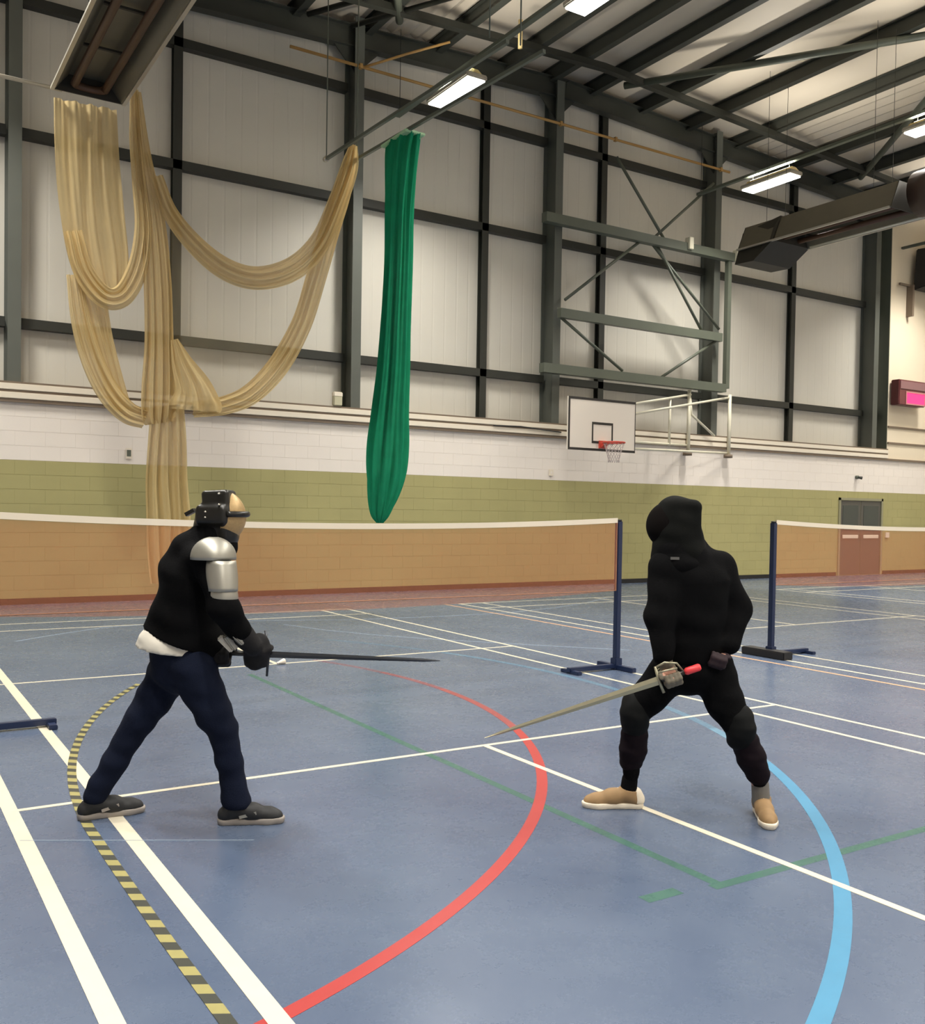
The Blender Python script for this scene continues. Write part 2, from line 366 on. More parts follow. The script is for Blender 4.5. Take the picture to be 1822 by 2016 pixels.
for i, (a, b) in enumerate(zip(PUR[:-1], PUR[1:])):
    mb = MB()
    if i in (17, 10):      # ribbed sheet
        n = 6
        for k in range(n):
            x0 = a+(b-a)*k/n; x1 = a+(b-a)*(k+1)/n; xm = (x0+x1)/2
            for p, q, zp, zq in ((x0, xm, .19, .12), (xm, x1, .12, .19)):
                mb.add([(p, V0, rz(p)+zp), (q, V0, rz(q)+zq), (q, 9.9, rz(q)+zq), (p, 9.9, rz(p)+zp)], [(0, 3, 2, 1)])
    else:
        mb.add([(a+.01, V0, rz(a)+.13), (b-.01, V0, rz(b)+.13), (b-.01, 9.9, rz(b)+.13), (a+.01, 9.9, rz(a)+.13), (a+.01, V0, rz(a)+.2), (b-.01, V0, rz(b)+.2), (b-.01, 9.9, rz(b)+.2), (a+.01, 9.9, rz(a)+.2)],
               [(0, 3, 2, 1), (4, 5, 6, 7), (0, 1, 5, 4), (2, 3, 7, 6)])
    mb.build('roof_panel', M_roof, ce)
def rafter(name, v, w_, h_, dz, m, a=U0, b=U1):
    mb = MB()
    for p, q in ((a, RIDGE), (RIDGE, b)): mb.ibeam((p, v, rz(p)+dz), (q, v, rz(q)+dz), w_, h_, .02)
    return mb.build(name, m, ce)
rafter('gable_rafter', 9.62, .2, .42, -.30, M_steel)
rafter('rafter', 2.6, .2, .45, -.35, M_steel, U0, -1.5)
for v in (8.35,):
    mb = MB()
    for p, q in ((U0, RIDGE), (RIDGE, U1)): mb.bar((p, v, rz(p)-.26), (q, v, rz(q)-.26), .15, .13)
    mb.build('tie_bar', M_steeld, ce)
for v in (-4.0,): rafter('rafter', v, .2, .5, -.37, M_steel)
def brace(a, b, m=M_steelg, r=.075):
    mb = MB().tube([(a[0], a[1], rz(a[0])-.26), (b[0], b[1], rz(b[0])-.26)], r, 10); return mb.build('roof_brace', m, ce)
brace((10.5, 8.7), (15.5, .4)); brace((18.8, 8.7), (14.4, 3.0)); brace((4.9, 8.7), (.6, 1.5)); brace((3.3, 9.3), (6.6, 4.0), M_steeld, .05); brace((4.2, 9.3), (7.6, 3.6), M_steeld, .05)
for c in COLS[1:]:         # haunches under the gable rafter at each column
    MB().add([(c-.5, 9.6, rz(c)-.5), (c, 9.6, rz(c)-1.0), (c+.5, 9.6, rz(c)-.5), (c-.5, 9.63, rz(c)-.5), (c, 9.63, rz(c)-1.0), (c+.5, 9.63, rz(c)-.5)],
             [(0, 1, 2), (5, 4, 3), (0, 3, 4, 1), (1, 4, 5, 2), (2, 5, 3, 0)]).build('gusset', M_steel, ce)

# ------------------------------------------------------------------ door
d = struct(empty('door_1', (20.15, 9.40, 0)))
MB().box((-.98, -.03, 0), (-.91, .06, 2.16)).box((.91, -.03, 0), (.98, .06, 2.16)).box((-.98, -.03, 2.09), (.98, .06, 2.16)).build('door_frame', M_doorf, d)
for s in (-1, 1):
    lf = boxo('door_leaf', (min(.005*s, .905*s), -.005, .01), (max(.005*s, .905*s), .04, 2.085), M_door, d, bevel=.004)
    x = sorted((.12*s, .80*s))
    boxo('vision_pane', (x[0], -.012, 1.25), (x[1], .0, 1.95), M_glass, lf)
    boxo('push_plate', (x[0], -.03, 1.03), (x[1], -.006, 1.13), M_trim, lf, bevel=.005)
boxo('fire_call_point', (21.28, 9.36, 1.05), (21.44, 9.397, 1.2), M_trim, wall)

# ------------------------------------------------------------------ lamps, trunking
LU = [-3.0, 5.2, 13.42, 21.6]; LV = [7.1, 3.1, -.9, -4.9, -8.9, -12.4]
def lamp(u, v, z_, label):
    t = tag(empty('high_bay_light', (u, v, z_)), label, 'light', 'high bay lights under the roof')
    MB().box((-.21, -.70, .02), (.21, .70, .11)).build('housing', M_alu, t, bevel=.02)
    MB().box((-.185, -.66, -.012), (.185, .66, .019)).build('diffuser', M_lamp, t, bevel=.008)
    MB().add([(-.06, -.62, .2), (.06, -.62, .2), (.06, .62, .2), (-.06, .62, .2), (-.1, -.68, .112), (.1, -.68, .112), (.1, .68, .112), (-.1, .68, .112)],
             [(0, 1, 2, 3), (4, 5, 1, 0), (5, 6, 2, 1), (6, 7, 3, 2), (7, 4, 0, 3), (4, 7, 6, 5)]).build('gear_tray', M_brass, t)
    ld = bpy.data.lights.new('downlight', 'AREA'); ld.shape = 'RECTANGLE'; ld.size = .37; ld.size_y = 1.32; ld.energy = LAMP_W; ld.spread = R_(128); ld.color = (1, .965, .90)
    lo = bpy.data.objects.new('downlight', ld); COL.objects.link(lo); lo.parent = t; lo.location = (0, 0, -.016)
    ld = bpy.data.lights.new('uplight', 'AREA'); ld.shape = 'RECTANGLE'; ld.size = .12; ld.size_y = 1.1; ld.energy = UP_W; ld.spread = R_(140); ld.color = (1, .95, .86)
    lo = bpy.data.objects.new('uplight', ld); COL.objects.link(lo); lo.parent = t; lo.location = (0, 0, .216); lo.rotation_euler = (math.pi, 0, 0)
    boxo('uplight_slot', (-.045, -.55, .2), (.045, .55, .212), M_upl, t)
    for y in (-.5, .5): MB().tube([(0, y, .19), (0, y, .315)], .006, 6).build('suspension_wire', M_steel, t)
    return t
txt = {(5.2, 7.1): 'glowing strip light nearest the top of the green net', (5.2, 3.1): 'glowing strip light cut by the top edge of the photo',
       (13.42, 7.1): 'glowing strip light above the basketball goal', (13.42, 3.1): 'glowing strip light cut by the right edge of the photo'}
for u in LU:
    for v in LV: lamp(u, v, 9.0, txt.get((u, v), 'white high bay strip light hanging outside the photo'))
for u, l in ((-3.0, 'grey lighting trunking left of the photo'), (21.6, 'grey lighting trunking beyond the right edge of the photo'), (5.2, 'grey lighting trunking over the strip light by the green net'), (13.42, 'grey lighting trunking over the strip lights on the right')):
    t = tag(empty('lighting_trunking', (u, 0, 9.35)), l, 'trunking', 'lighting trunking'); MB().box((-.05, V0, -.03), (.05, 9.3, .03)).build('trunking_channel', M_steelg, t)
    for y in ((-6, -1, 9.2) if u > 0 and u < 20 else ()): MB().tube([(0, y, .02), (0, y, rz(u)-9.35-.14)], .006, 6).build('drop_rod', M_steeld, t)

# ------------------------------------------------------------------ radiant heaters
def heater(u, v0, v1, z_, label, wd=1.0, ht=.26, hood=False):
    t = tag(empty('radiant_heater', (u, (v0+v1)/2, z_)), label, 'heater', 'radiant tube heaters'); h = (v1-v0)/2; a = wd/2
    pr = [(-a, 0), (-a+.04, .02), (-a*.55, ht), (a*.55, ht), (a-.04, .02), (a, 0)]
    mb = MB(); th = .012; vs = []
    for y in (-h, h):
        for x, zz in pr: vs += [(x, y, zz), (x*.985, y, zz-th)]
    n = len(pr); fs = []
    for i in range(n-1):
        fs += [(2*i, 2*i+2, 2*n+2*i+2, 2*n+2*i), (2*i+1, 2*n+2*i+1, 2*n+2*i+3, 2*i+3)]
    mb.add(vs, fs).build('reflector_canopy', M_heat, t)
    for s in (-1, 1):
        MB().tube([(s*a*.42, -h+.08, .1), (s*a*.42, h-.1, .1)], .055, 12).build('heater_tube', M_tube, t)
        MB().box((s*a-.03 if s > 0 else s*a-.02, -h, -.02), (s*a+.02 if s > 0 else s*a+.03, h, .015)).build('edge_rail', M_alu, t)
    MB().tube([(a*.42*math.cos(k), h-.12+.16*math.sin(k)*.6, .1) for k in np.linspace(0, math.pi, 9)], .055, 12).build('return_bend', M_tube, t)
    for y in (-h, h):
        vs = [(x, y+s_, zz) for s_ in (-.012, .012) for x, zz in pr]
        MB().add(vs, [tuple(range(n))[::-1], tuple(range(n, 2*n))]+[(i, (i+1) % n, n+(i+1) % n, n+i) for i in range(n)]).build('end_plate', M_heatd, t)
    k = int(2*h/1.1)
    for i in range(1, k):
        y = -h+2*h*i/k; MB().box((-a*.6, y-.02, .165), (a*.6, y+.02, .195)).build('cross_bracket', M_heatd, t)
    for y in (-h*.7, h*.7):
        for s in (-1, 1): MB().tube([(s*a*.5, y, ht), (s*a*.5, y, rz(u)-z_-.22)], .005, 6).build('hanging_chain', M_steeld, t)
    if hood:
        MB().add([(-a, h-.95, .0), (a, h-.95, .0), (a*.6, h-.95, ht+.02), (-a*.6, h-.95, ht+.02), (-a, h+.05, -.30), (a, h+.05, -.30), (a*.6, h+.05, ht-.12), (-a*.6, h+.05, ht-.12), (-a, h-.45, -.32), (a, h-.45, -.32)],
                 [(0, 3, 2, 1), (4, 5, 6, 7), (0, 1, 9, 8), (8, 9, 5, 4), (2, 3, 7, 6), (0, 8, 4, 7, 3), (1, 2, 6, 5, 9)]).build('outlet_hood', M_heatd, t)
        MB().tube([(.15, -h-.75, .32), (.15, -h-.12, .32)], .42, 24).build('fan_casing', mat('brown_casing', srgb(70, 52, 42), .5), t)
        MB().tube([(a*.95, -h, .02), (a*.95, h-1.0, .02)], .03, 8).build('white_pipe', M_wframe, t)
        return t
    b = MB().box((-.05-a*.42, -h-.5, -.02), (.25-a*.42+.1, -h-.02, .24)).build('burner_box', M_heatd, t, bevel=.02)
    MB().tube([(-a*.42+.1, -h-.25, .23), (-a*.42+.1, -h-.25, .36)], [.17, .17], 20).build('fan_housing', M_maroon, b)
    return t
heater(-.95, -1.5, 7.12, 7.48, 'dark radiant heater hanging at top left above the cream net', .98)
heater(12.75, 3.3, 6.9, 7.30, 'dark radiant heater hanging at upper right by the basketball frame', 1.15, .52, True)
tag(MB().tube([(-6, 7.17, 7.52), (-1.3, 7.15, 7.5)], .028, 10).build('grey_pipe', M_alu), 'thin pale grey pipe at the left running to the heater end', 'pipe')
gp = tag(empty('gas_pipe', (3.0, 9.40, 10.15)), 'thin yellow gas pipe running along the wall below the roof', 'pipe')
MB().tube([(0, 0, 0), (11.6, 0, 0)], .03, 8).build('pipe_run', M_gpipe, gp); MB().tube([(1.5, 0, .0), (2.2, -.5, .25), (2.9, -.9, .5)], .025, 8).build('pipe_branch', M_gpipe, gp)
for x in (1.44, 6.3, 7.87, 11.28): boxo('pipe_clip', (x-.03, -.045, -.045), (x+.03, .028, .045), M_gpipe, gp)
tag(MB().tube([(6.89, 7.56, 10.95), (6.89, 7.56, 10.42)], .045, 10).build('drop_rod', mat('cream_rod', srgb(240, 214, 150), .35)), 'short cream rod hanging from the roof between the two nearest lights', 'rod')

# ------------------------------------------------------------------ net rails
def rail(u, v0, v1, z_, label, u_end=None):
    t = tag(empty('net_rail', (u, v1, z_)), label, 'rail', 'hanging net rails'); L = v1-v0
    MB().bar((0, 0, 0), ((u_end or u)-u, -L, 0), .05, .05).build('rail_bar', M_steelg, t)
    for y in (0, -L*.98): MB().tube([(0, y-.02, .02), (0, y-.02, rz(u)-z_-.22)], .010, 6).build('hanger_rod', M_steelg, t)
    MB().tube([(0, .03, 0), (0, -.04, 0)], .05, 10).build('end_stop', M_metal, t)
    return t
rail(2.93, 2.5, 7.55, 7.52, 'left of two dark net rails, ending over the cream net', 3.15)
rail(3.40, 2.5, 7.36, 7.55, 'right of two dark net rails, carrying the green net', 3.72)

# ------------------------------------------------------------------ draped nets
def catm(P, n):
    P = [np.array(p, float) for p in P]; Q = [2*P[0]-P[1]]+P+[2*P[-1]-P[-2]]; out = []
    for i in range(1, len(Q)-2):
        for t in np.linspace(0, 1, n, endpoint=False):
            a, b, c, d_ = Q[i-1:i+3]
            out.append(.5*((2*b)+(c-a)*t+(2*a-5*b+4*c-d_)*t*t+(3*b-a-3*c+d_)*t**3))
    out.append(P[-1]); return np.array(out)
def drape(name, pts, m, parent, folds=5, amp=.05, nw=44, n=8, seed=0, depth=0.):
    """pts: (u, v, z, width) along the hang of the cloth; a pleated sheet follows them."""
    C = catm(pts, n); rnd = random.Random(seed); ph = [rnd.uniform(0, 6.28) for _ in range(4)]; vs = []; L = len(C)
    for i in range(L):
        T = C[min(i+1, L-1)][:3]-C[max(i-1, 0)][:3]; T /= np.linalg.norm(T)+1e-9
        X = np.cross(T, (0, 1, 0)); X /= np.linalg.norm(X)+1e-9
        if X[0] < 0 and abs(T[2]) > .75: X = -X
        if abs(T[2]) <= .75 and X[2] < 0 and i and np.dot(X, px_) < 0: X = -X
        if i and np.dot(X, px_) < 0: X = -X
        px_ = X; s = i/L
        for j in range(nw+1):
            w_ = j/nw-.5; wd = C[i][3]
            f = math.sin(2*math.pi*folds*w_+ph[0]+1.2*math.sin(3*s+ph[1]))+.5*math.sin(2*math.pi*folds*2.3*w_+ph[2]+2*s)
            bow = depth*(1-(2*w_)**2)
            p = C[i][:3]+X*wd*(w_+.02*math.sin(9*w_+5*s+ph[3]))+np.array((0, -1, 0))*(amp*f*min(1, wd/.5)+bow)
            vs.append(tuple(p))
    fs = [(i*(nw+1)+j, i*(nw+1)+j+1, (i+1)*(nw+1)+j+1, (i+1)*(nw+1)+j) for i in range(L-1) for j in range(nw)]
    mb = MB(); mb.add(vs, fs, 0, True); o = mb.build(name, m, parent)
    return o
cn = tag(empty('cricket_net_curtain', (0, 0, 0)), 'cream netting draped in long swags against the far wall', 'net curtain')
DV = 7.25
drape('straight_drop', [(-.96, DV, 7.42, .86), (-.93, DV, 6.6, .86), (-.87, DV, 5.9, .88), (-.77, DV, 5.2, .86), (-.68, DV-.03, 4.72, .62)], M_cnet, cn, 4, .035, seed=1)
drape('loop', [(-1.14, DV-.1, 5.55, .26), (-1.0, DV-.12, 5.0, .3), (-.72, DV-.16, 4.66, .32), (-.45, DV-.16, 4.72, .3), (-.24, DV-.14, 5.15, .28), (-.16, DV-.12, 5.75, .24), (-.22, DV-.1, 6.4, .2), (-.27, DV-.06, 7.1, .18), (-.28, DV, 7.8, .12)], M_cnet, cn, 3, .05, seed=2)
drape('centre_strand', [(-.25, DV-.05, 7.75, .1), (-.17, DV-.05, 6.9, .22), (-.02, DV-.08, 5.9, .36), (.05, DV-.1, 5.0, .42), (.08, DV-.1, 4.1, .44), (.08, DV-.1, 3.4, .52), (.08, DV-.08, 3.0, .5), (.1, DV-.05, 2.88, .42)], M_cnet, cn, 4, .06, seed=3)
drape('side_strand', [(-1.1, DV, 4.95, .22), (-1.0, DV, 4.3, .28), (-.84, DV, 3.75, .32), (-.62, DV-.02, 3.3, .34), (-.36, DV-.05, 3.02, .34), (-.1, DV-.06, 2.93, .3)], M_cnet, cn, 3, .05, seed=4)
drape('back_fold', [(-.85, DV+.12, 4.9, .4), (-.72, DV+.12, 4.2, .36), (-.55, DV+.12, 3.6, .3), (-.4, DV+.1, 3.05, .3)], M_cnet, cn, 3, .04, seed=9)
drape('upper_swag', [(.02, DV-.12, 6.55, .2), (.22, DV-.12, 6.05, .26), (.62, DV-.14, 5.6, .32), (1.1, DV-.16, 5.30, .36), (1.62, DV-.16, 5.25, .36), (2.2, DV-.15, 5.50, .36), (2.65, DV-.13, 6.0, .34), (2.98, DV-.1, 6.75, .32), (3.2, DV-.05, 7.35, .3), (3.3, DV, 7.75, .14)], M_cnet, cn, 3, .06, seed=5)
drape('lower_swag', [(3.3, DV+.03, 7.7, .14), (3.12, DV+.02, 7.0, .3), (2.85, DV, 6.2, .34), (2.62, DV, 5.4, .34), (2.38, DV-.02, 4.65, .34), (2.0, DV-.04, 3.95, .36), (1.55, DV-.06, 3.45, .34), (1.1, DV-.08, 3.22, .3), (.6, DV-.08, 3.12, .26)], M_cnet, cn, 3, .06, seed=6)
drape('corner_flap', [(.3, DV-.14, 4.15, .12), (.42, DV-.16, 3.8, .34), (.58, DV-.18, 3.45, .56), (.62, DV-.18, 3.2, .8), (.62, DV-.16, 3.1, .82)], M_cnet, cn, 3, .04, seed=7)
drape('tail', [(.22, DV-.04, 3.15, .5), (.23, DV-.02, 2.6, .6), (.24, DV, 2.0, .66), (.28, DV, 1.4, .68), (.27, DV, .9, .6), (.26, DV, .45, .5)], M_cnet, cn, 4, .07, seed=8)
M_thin = mat('thin_netting', srgb(200, 186, 150), .9, transl=.3, alpha=.22, spec=.1)
def sheet():
    top = catm([(.3, DV, 5.9), (1.0, DV, 5.35), (1.6, DV, 5.25), (2.3, DV, 5.6), (2.8, DV, 6.3), (3.2, DV, 7.4)], 8)
    bot = catm([(.35, DV, 4.1), (.8, DV, 3.5), (1.3, DV, 3.35), (1.9, DV, 3.85), (2.4, DV, 4.8), (2.9, DV, 6.4)], 8); vs = []; n = 24
    for i in range(len(top)):
        for j in range(n+1):
            t = j/n; p = top[i]*(1-t)+bot[i]*t; vs.append((p[0], p[1]+.12+.07*math.sin(i*.9+t*3)*math.sin(math.pi*t), p[2]))
    fs = [(i*(n+1)+j, i*(n+1)+j+1, (i+1)*(n+1)+j+1, (i+1)*(n+1)+j) for i in range(len(top)-1) for j in range(n)]
    mb = MB(); mb.add(vs, fs, 0, True); return mb.build('thin_sheet', M_thin, cn)
sheet()
def bundle(name, secs, m, parent, folds=9, n=96, per=10):
    C = catm(secs, per); vs = []
    for i, (u, v, z_, a, b) in enumerate(C):
        for k in range(n):
            t = 2*math.pi*k/n; f = 1+.16*math.sin(folds*t+.9*math.sin(i*.07)+.02*i)+.07*math.sin((folds*2+3)*t-i*.05)
            vs.append((u+a*f*math.cos(t), v+b*f*math.sin(t), z_))
    L = len(C); fs = [(i*n+k, i*n+(k+1) % n, (i+1)*n+(k+1) % n, (i+1)*n+k) for i in range(L-1) for k in range(n)]
    fs += [tuple(range(n)), tuple((L-1)*n+k for k in range(n))[::-1]]
    mb = MB(); mb.add(vs, fs, 0, True); return mb.build(name, m, parent)
gn = tag(empty('green_net_curtain', (3.6, 6.1, 0)), 'green net bunched into a hanging column beside the steel column', 'net curtain')
bundle('bunched_net', [(.02, 0, 7.52, .17, .4), (.0, 0, 7.2, .185, .34), (-.03, 0, 6.4, .18, .26), (-.03, 0, 5.6, .185, .22), (-.06, 0, 4.7, .2, .22), (-.09, 0, 3.9, .225, .23), (-.14, 0, 3.2, .26, .25), (-.17, 0, 2.7, .29, .27), (-.2, 0, 2.25, .28, .26), (-.24, 0, 1.85, .22, .2), (-.29, 0, 1.55, .13, .13), (-.3, 0, 1.42, .05, .05)], M_gnet, gn)
MB().box((-.17, -.42, 7.50), (.19, .42, 7.545)).build('top_band', mat('pale_green_band', srgb(176, 214, 172), .7), gn, bevel=.01)

# ------------------------------------------------------------------ basketball goal and its steel carrier
bf = tag(empty('backboard_support_frame', (0, 9.2, 0)), 'grey steel frame with cross braces fixed to columns above the hoop', 'frame')
def fb(name, a, b, w_=.17, h_=.17, m=M_steelg, y=0., y2=None): return baro(name, (a[0], y, a[1]), (b[0], y if y2 is None else y2, b[1]), w_, h_, m, bf)
fb('frame_bar', (8.75, 7.98), (14.55, 7.98), .18, .2); fb('frame_bar', (9.2, 5.98), (14.2, 5.98), .14, .2); fb('frame_bar', (8.75, 4.75), (14.35, 4.75), .18, .2)
fb('frame_upright', (14.42, 4.75), (14.42, 7.9), .12, .12, M_steelg, .0)
for a, b in (((11.6, 7.95), (9.4, 6.3)), ((11.9, 7.95), (14.2, 6.2)), ((12.1, 7.9), (13.6, 6.1)), ((9.3, 5.9), (11.1, 4.9)), ((14.1, 5.9), (12.3, 4.85)), ((10.8, 9.7), (12.4, 8.0)), ((13.9, 9.7), (11.9, 8.0))):
    MB().tube([(a[0], .06, a[1]), (b[0], .06, b[1])], .035, 8).build('cross_brace', M_steelg, bf)
for u, z_ in ((13.0, 8.05), (14.62, 8.0)): boxo('clamp', (u-.07, -.16, z_-.12), (u+.07, .0, z_+.16), M_wframe, bf, bevel=.01)
YB = 8.3
bg = tag(empty('basketball_goal', (9.71, YB, 2.95)), 'white basketball backboard with red hoop folded beside the wall on white arms', 'basketball goal')
bb = MB().box((-.93, -.02, .0), (.93, .02, 1.11)).build('backboard', M_board, bg)
for n_, lo, hi in (('board_edge', (-.93, -.026, 0), (.93, -.019, .05)), ('board_edge', (-.93, -.026, 1.06), (.93, -.019, 1.11)), ('board_edge', (-.93, -.026, .05), (-.885, -.019, 1.06)), ('board_edge', (.915, -.026, .05), (.93, -.019, 1.06))): boxo(n_, lo, hi, M_bblk, bb)
for lo, hi in (((-.29, -.026, .16), (.29, -.019, .21)), ((-.29, -.026, .56), (.29, -.019, .61)), ((-.29, -.026, .21), (-.255, -.019, .56)), ((.255, -.026, .21), (.29, -.019, .56))): boxo('target_line', lo, hi, M_bblk, bb)
rim = MB().tube([(.225*math.cos(t), -.40+.225*math.sin(t), .165) for t in np.linspace(0, 2*math.pi, 40, endpoint=False)], .018, 8, closed=True).build('rim', M_rim, bg)
MB().box((-.1, -.06, .06), (.1, -.02, .22)).add([(-.06, -.19, .17), (.06, -.19, .17), (.06, -.03, .17), (-.06, -.03, .17), (-.06, -.19, .15), (.06, -.19, .15), (.06, -.03, .06), (-.06, -.03, .06)], [(0, 1, 2, 3), (4, 7, 6, 5), (0, 4, 5, 1), (1, 5, 6, 2), (2, 6, 7, 3), (3, 7, 4, 0)]).build('rim_bracket', M_rim, rim)
mb = MB()
for k in range(14):
    for s in (-1, 1):
        P = []
        for i in range(9):
            t = i/8; r_ = .22-.11*math.sin(t*1.4); a_ = 2*math.pi*k/14+s*t*1.6; P.append((r_*math.cos(a_), -.40+r_*math.sin(a_), .15-.40*t))
        mb.tube(P, .005, 4)
mb.build('hoop_net', M_hoop, rim)
for a, b in (((.93, .02, 1.08), (3.62, 1.0, 1.58)), ((.93, .05, .86), (5.0, 1.0, 1.62)), ((.93, .02, .25), (3.5, 1.0, .35)), ((.93, .02, .10), (4.9, 1.0, .22))):
    MB().tube([a, b], .028, 8).build('swing_arm', M_wframe, bg)
for x in (3.55, 4.95): MB().tube([(x, .98, .12), (x, .98, 1.68)], .045, 10).build('hinge_post', M_wframe, bg)
MB().tube([(2.6, .65, .28), (2.6, .65, 1.35)], .03, 8).build('stay', M_wframe, bg)
MB().tube([(3.55, .95, 1.5), (3.6, .95, 1.1), (4.4, .95, .62)], .03, 8).build('stay', M_wframe, bg)
for x in (3.5, 4.9): MB().tube([(x, .95, .1), (x, .95, .18)], .11, 14).build('floor_stop', M_brown, bg)
# black cable lying on the trunking
tag(MB().tube([(7.6, 9.31, 3.44), (8.3, 9.31, 3.46), (8.8, 9.31, 3.43), (9.4, 9.31, 3.40)], .014, 6).build('cable', M_skirt), 'loose dark cable along the white trunking left of the backboard', 'cable')
# small wall fittings
t = tag(empty('wall_box', (4.02, 9.36, 3.6)), 'small pale box beside the steel column base left of the green net', 'box'); boxo('case', (-.09, -.05, .0), (.09, .05, .26), mat('pale_box', srgb(196, 190, 160), .5), t, bevel=.015); boxo('lid', (-.095, -.055, .17), (.095, .05, .265), M_trim, t, bevel=.015)
t = tag(empty('wall_sensor', (19.9, 9.39, 2.74)), 'small grey sensor on the white wall above the double door', 'sensor'); MB().tube([(0, .01, 0), (0, -.06, 0)], .05, 12).build('sensor_body', M_steelg, t); MB().tube([(0, -.05, 0), (.09, -.12, -.02)], [.03, .045], 10).build('sensor_head', M_steel, t)
t = tag(empty('wall_notice', (.17, 9.39, 2.52)), 'tiny grey notice on the white wall left of the hanging tail', 'notice'); boxo('notice_card', (-.05, -.006, -.09), (.05, 0, .09), M_trim, t); boxo('notice_print', (-.035, -.008, -.05), (.035, -.005, .06), M_steelg, t)
t = tag(empty('wall_socket', (9.2, 9.39, 2.5)), 'faint pale socket on the white wall below the backboard', 'socket'); boxo('socket_plate', (-.06, -.015, -.07), (.06, 0, .07), M_trim, t, bevel=.005); boxo('socket_switch', (-.02, -.02, -.02), (.02, -.014, .03), M_white, t)
# scoreboard
sb = tag(empty('scoreboard', (21.95, 9.38, 4.85)), 'maroon scoreboard box with glowing pink panel on the cream wall', 'scoreboard')
MB().box((-.64, -.3, 0), (.62, -.03, .72)).build('case', M_maroon, sb, bevel=.02)
boxo('display', (-.30, -.312, .06), (.56, -.302, .36), M_pink, sb)
MB().box((-.34, -.32, .02), (.6, -.30, .06)).box((-.34, -.32, .36), (.6, -.30, .40)).box((-.34, -.32, .06), (-.30, -.30, .36)).box((.56, -.32, .06), (.6, -.30, .36)).build('display_frame', mat('pale_maroon', srgb(190, 130, 130), .5), sb)
boxo('top_cover', (-.60, -.318, .46), (.58, -.302, .68), mat('grey_cover', srgb(140, 104, 104), .3), sb)
# loudspeaker
sp = tag(empty('loudspeaker', (22.6, 9.38, 8.2)), 'black loudspeaker on a bracket at the right edge high on the wall', 'speaker')
MB().add([(-.55, -.75, .1), (.5, -.75, .1), (.5, -.15, .0), (-.55, -.15, .0), (-.45, -.85, 1.15), (.5, -.85, 1.15), (.5, -.15, 1.2), (-.45, -.15, 1.2)], [(0, 3, 2, 1), (4, 5, 6, 7), (0, 1, 5, 4), (1, 2, 6, 5), (2, 3, 7, 6), (3, 0, 4, 7)]).build('cabinet', M_spk, sp, bevel=.03)
boxo('bracket', (-.62, -.2, -.75), (-.54, 0, .15), M_brown, sp); boxo('bracket_arm', (-1.1, -.12, .1), (-.4, -.06, .16), M_brown, sp)

# ------------------------------------------------------------------ badminton posts and nets
def post(u, v, sgn, label, weight=False):
    t = tag(empty('badminton_post', (u, v, 0)), label, 'post', 'badminton posts')
    MB().box((-.029, -.029, .05), (.029, .029, 1.555)).build('pole', M_navy, t, bevel=.004)
    MB().tube([(0, 0, 1.555), (0, 0, 1.575)], .03, 10).build('pole_cap', M_skirt, t)
    MB().box((-.045, -.045, .0), (.045, .045, .12)).build('socket', M_navy, t, bevel=.006)
    MB().box((min(0, -.64*sgn), -.03, .015), (max(0, -.64*sgn), .03, .06)).build('base_bar', M_navy, t, bevel=.005)
    MB().box((-.60*sgn-.03, -.14, 0), (-.60*sgn+.03, .14, .035)).build('foot', M_navy, t, bevel=.005)
    MB().box((-.03, -.28, 0), (.03, .28, .05)).build('cross_foot', M_navy, t, bevel=.005)
    if weight: MB().box((-.14, -.30, .0), (.02, .32, .09)).build('ballast', M_skirt, t, bevel=.01)
    return t
post(3.03, .10, 1, 'navy badminton post just left of the hooded fencer')
post(5.28, -.03, -1, 'navy badminton post with black ballast right of the hooded fencer', True)
post(-3.12, .03, -1, 'navy badminton post at the left edge, only its foot in view')
def net(ua, ub, v, sag, label, zt=1.59):
    t = tag(empty('badminton_net', ((ua+ub)/2, v, 0)), label, 'net', 'badminton nets'); h = (ub-ua)/2; n = 40
    zz = lambda x: zt-sag*(1-(x/h)**2)
    X = np.linspace(-h, h, n+1); mb = MB()
    vs = [(x, 0, zz(x)-.03) for x in X]+[(x, 0, zz(x)-.76) for x in X]
    mb.add(vs, [(i, i+1, n+2+i, n+1+i) for i in range(n)]).build('netting', M_net, t)
    mb = MB()
    for i in range(n):
        a, b = X[i], X[i+1]; mb.add([(a, -.006, zz(a)-.05), (b, -.006, zz(b)-.05), (b, -.006, zz(b)), (a, -.006, zz(a)), (a, .006, zz(a)-.05), (b, .006, zz(b)-.05), (b, .006, zz(b)), (a, .006, zz(a))],
            [(0, 1, 2, 3), (5, 4, 7, 6), (3, 2, 6, 7), (0, 4, 5, 1)])
    mb.build('top_tape', M_ntape, t)
    for x in (-h, h): boxo('side_tape', (x-.012, -.004, zt-.76), (x+.012, .004, zt-.04), mat('side_tape', srgb(168, 120, 90), .8), t)
    MB().tube([(-h-.05, 0, zt-.76), (h+.05, 0, zt-.76)], .004, 5).build('bottom_cord', mat('side_tape', srgb(168, 120, 90), .8), t)
    return t
net(-3.08, 3.0, .09, .075, 'badminton net with white tape behind the fencer in jeans')
net(5.32, 11.4, -.03, .075, 'badminton net with white tape in front of the double door')
post(11.44, -.03, 1, 'navy badminton post beyond the right edge of the photo')

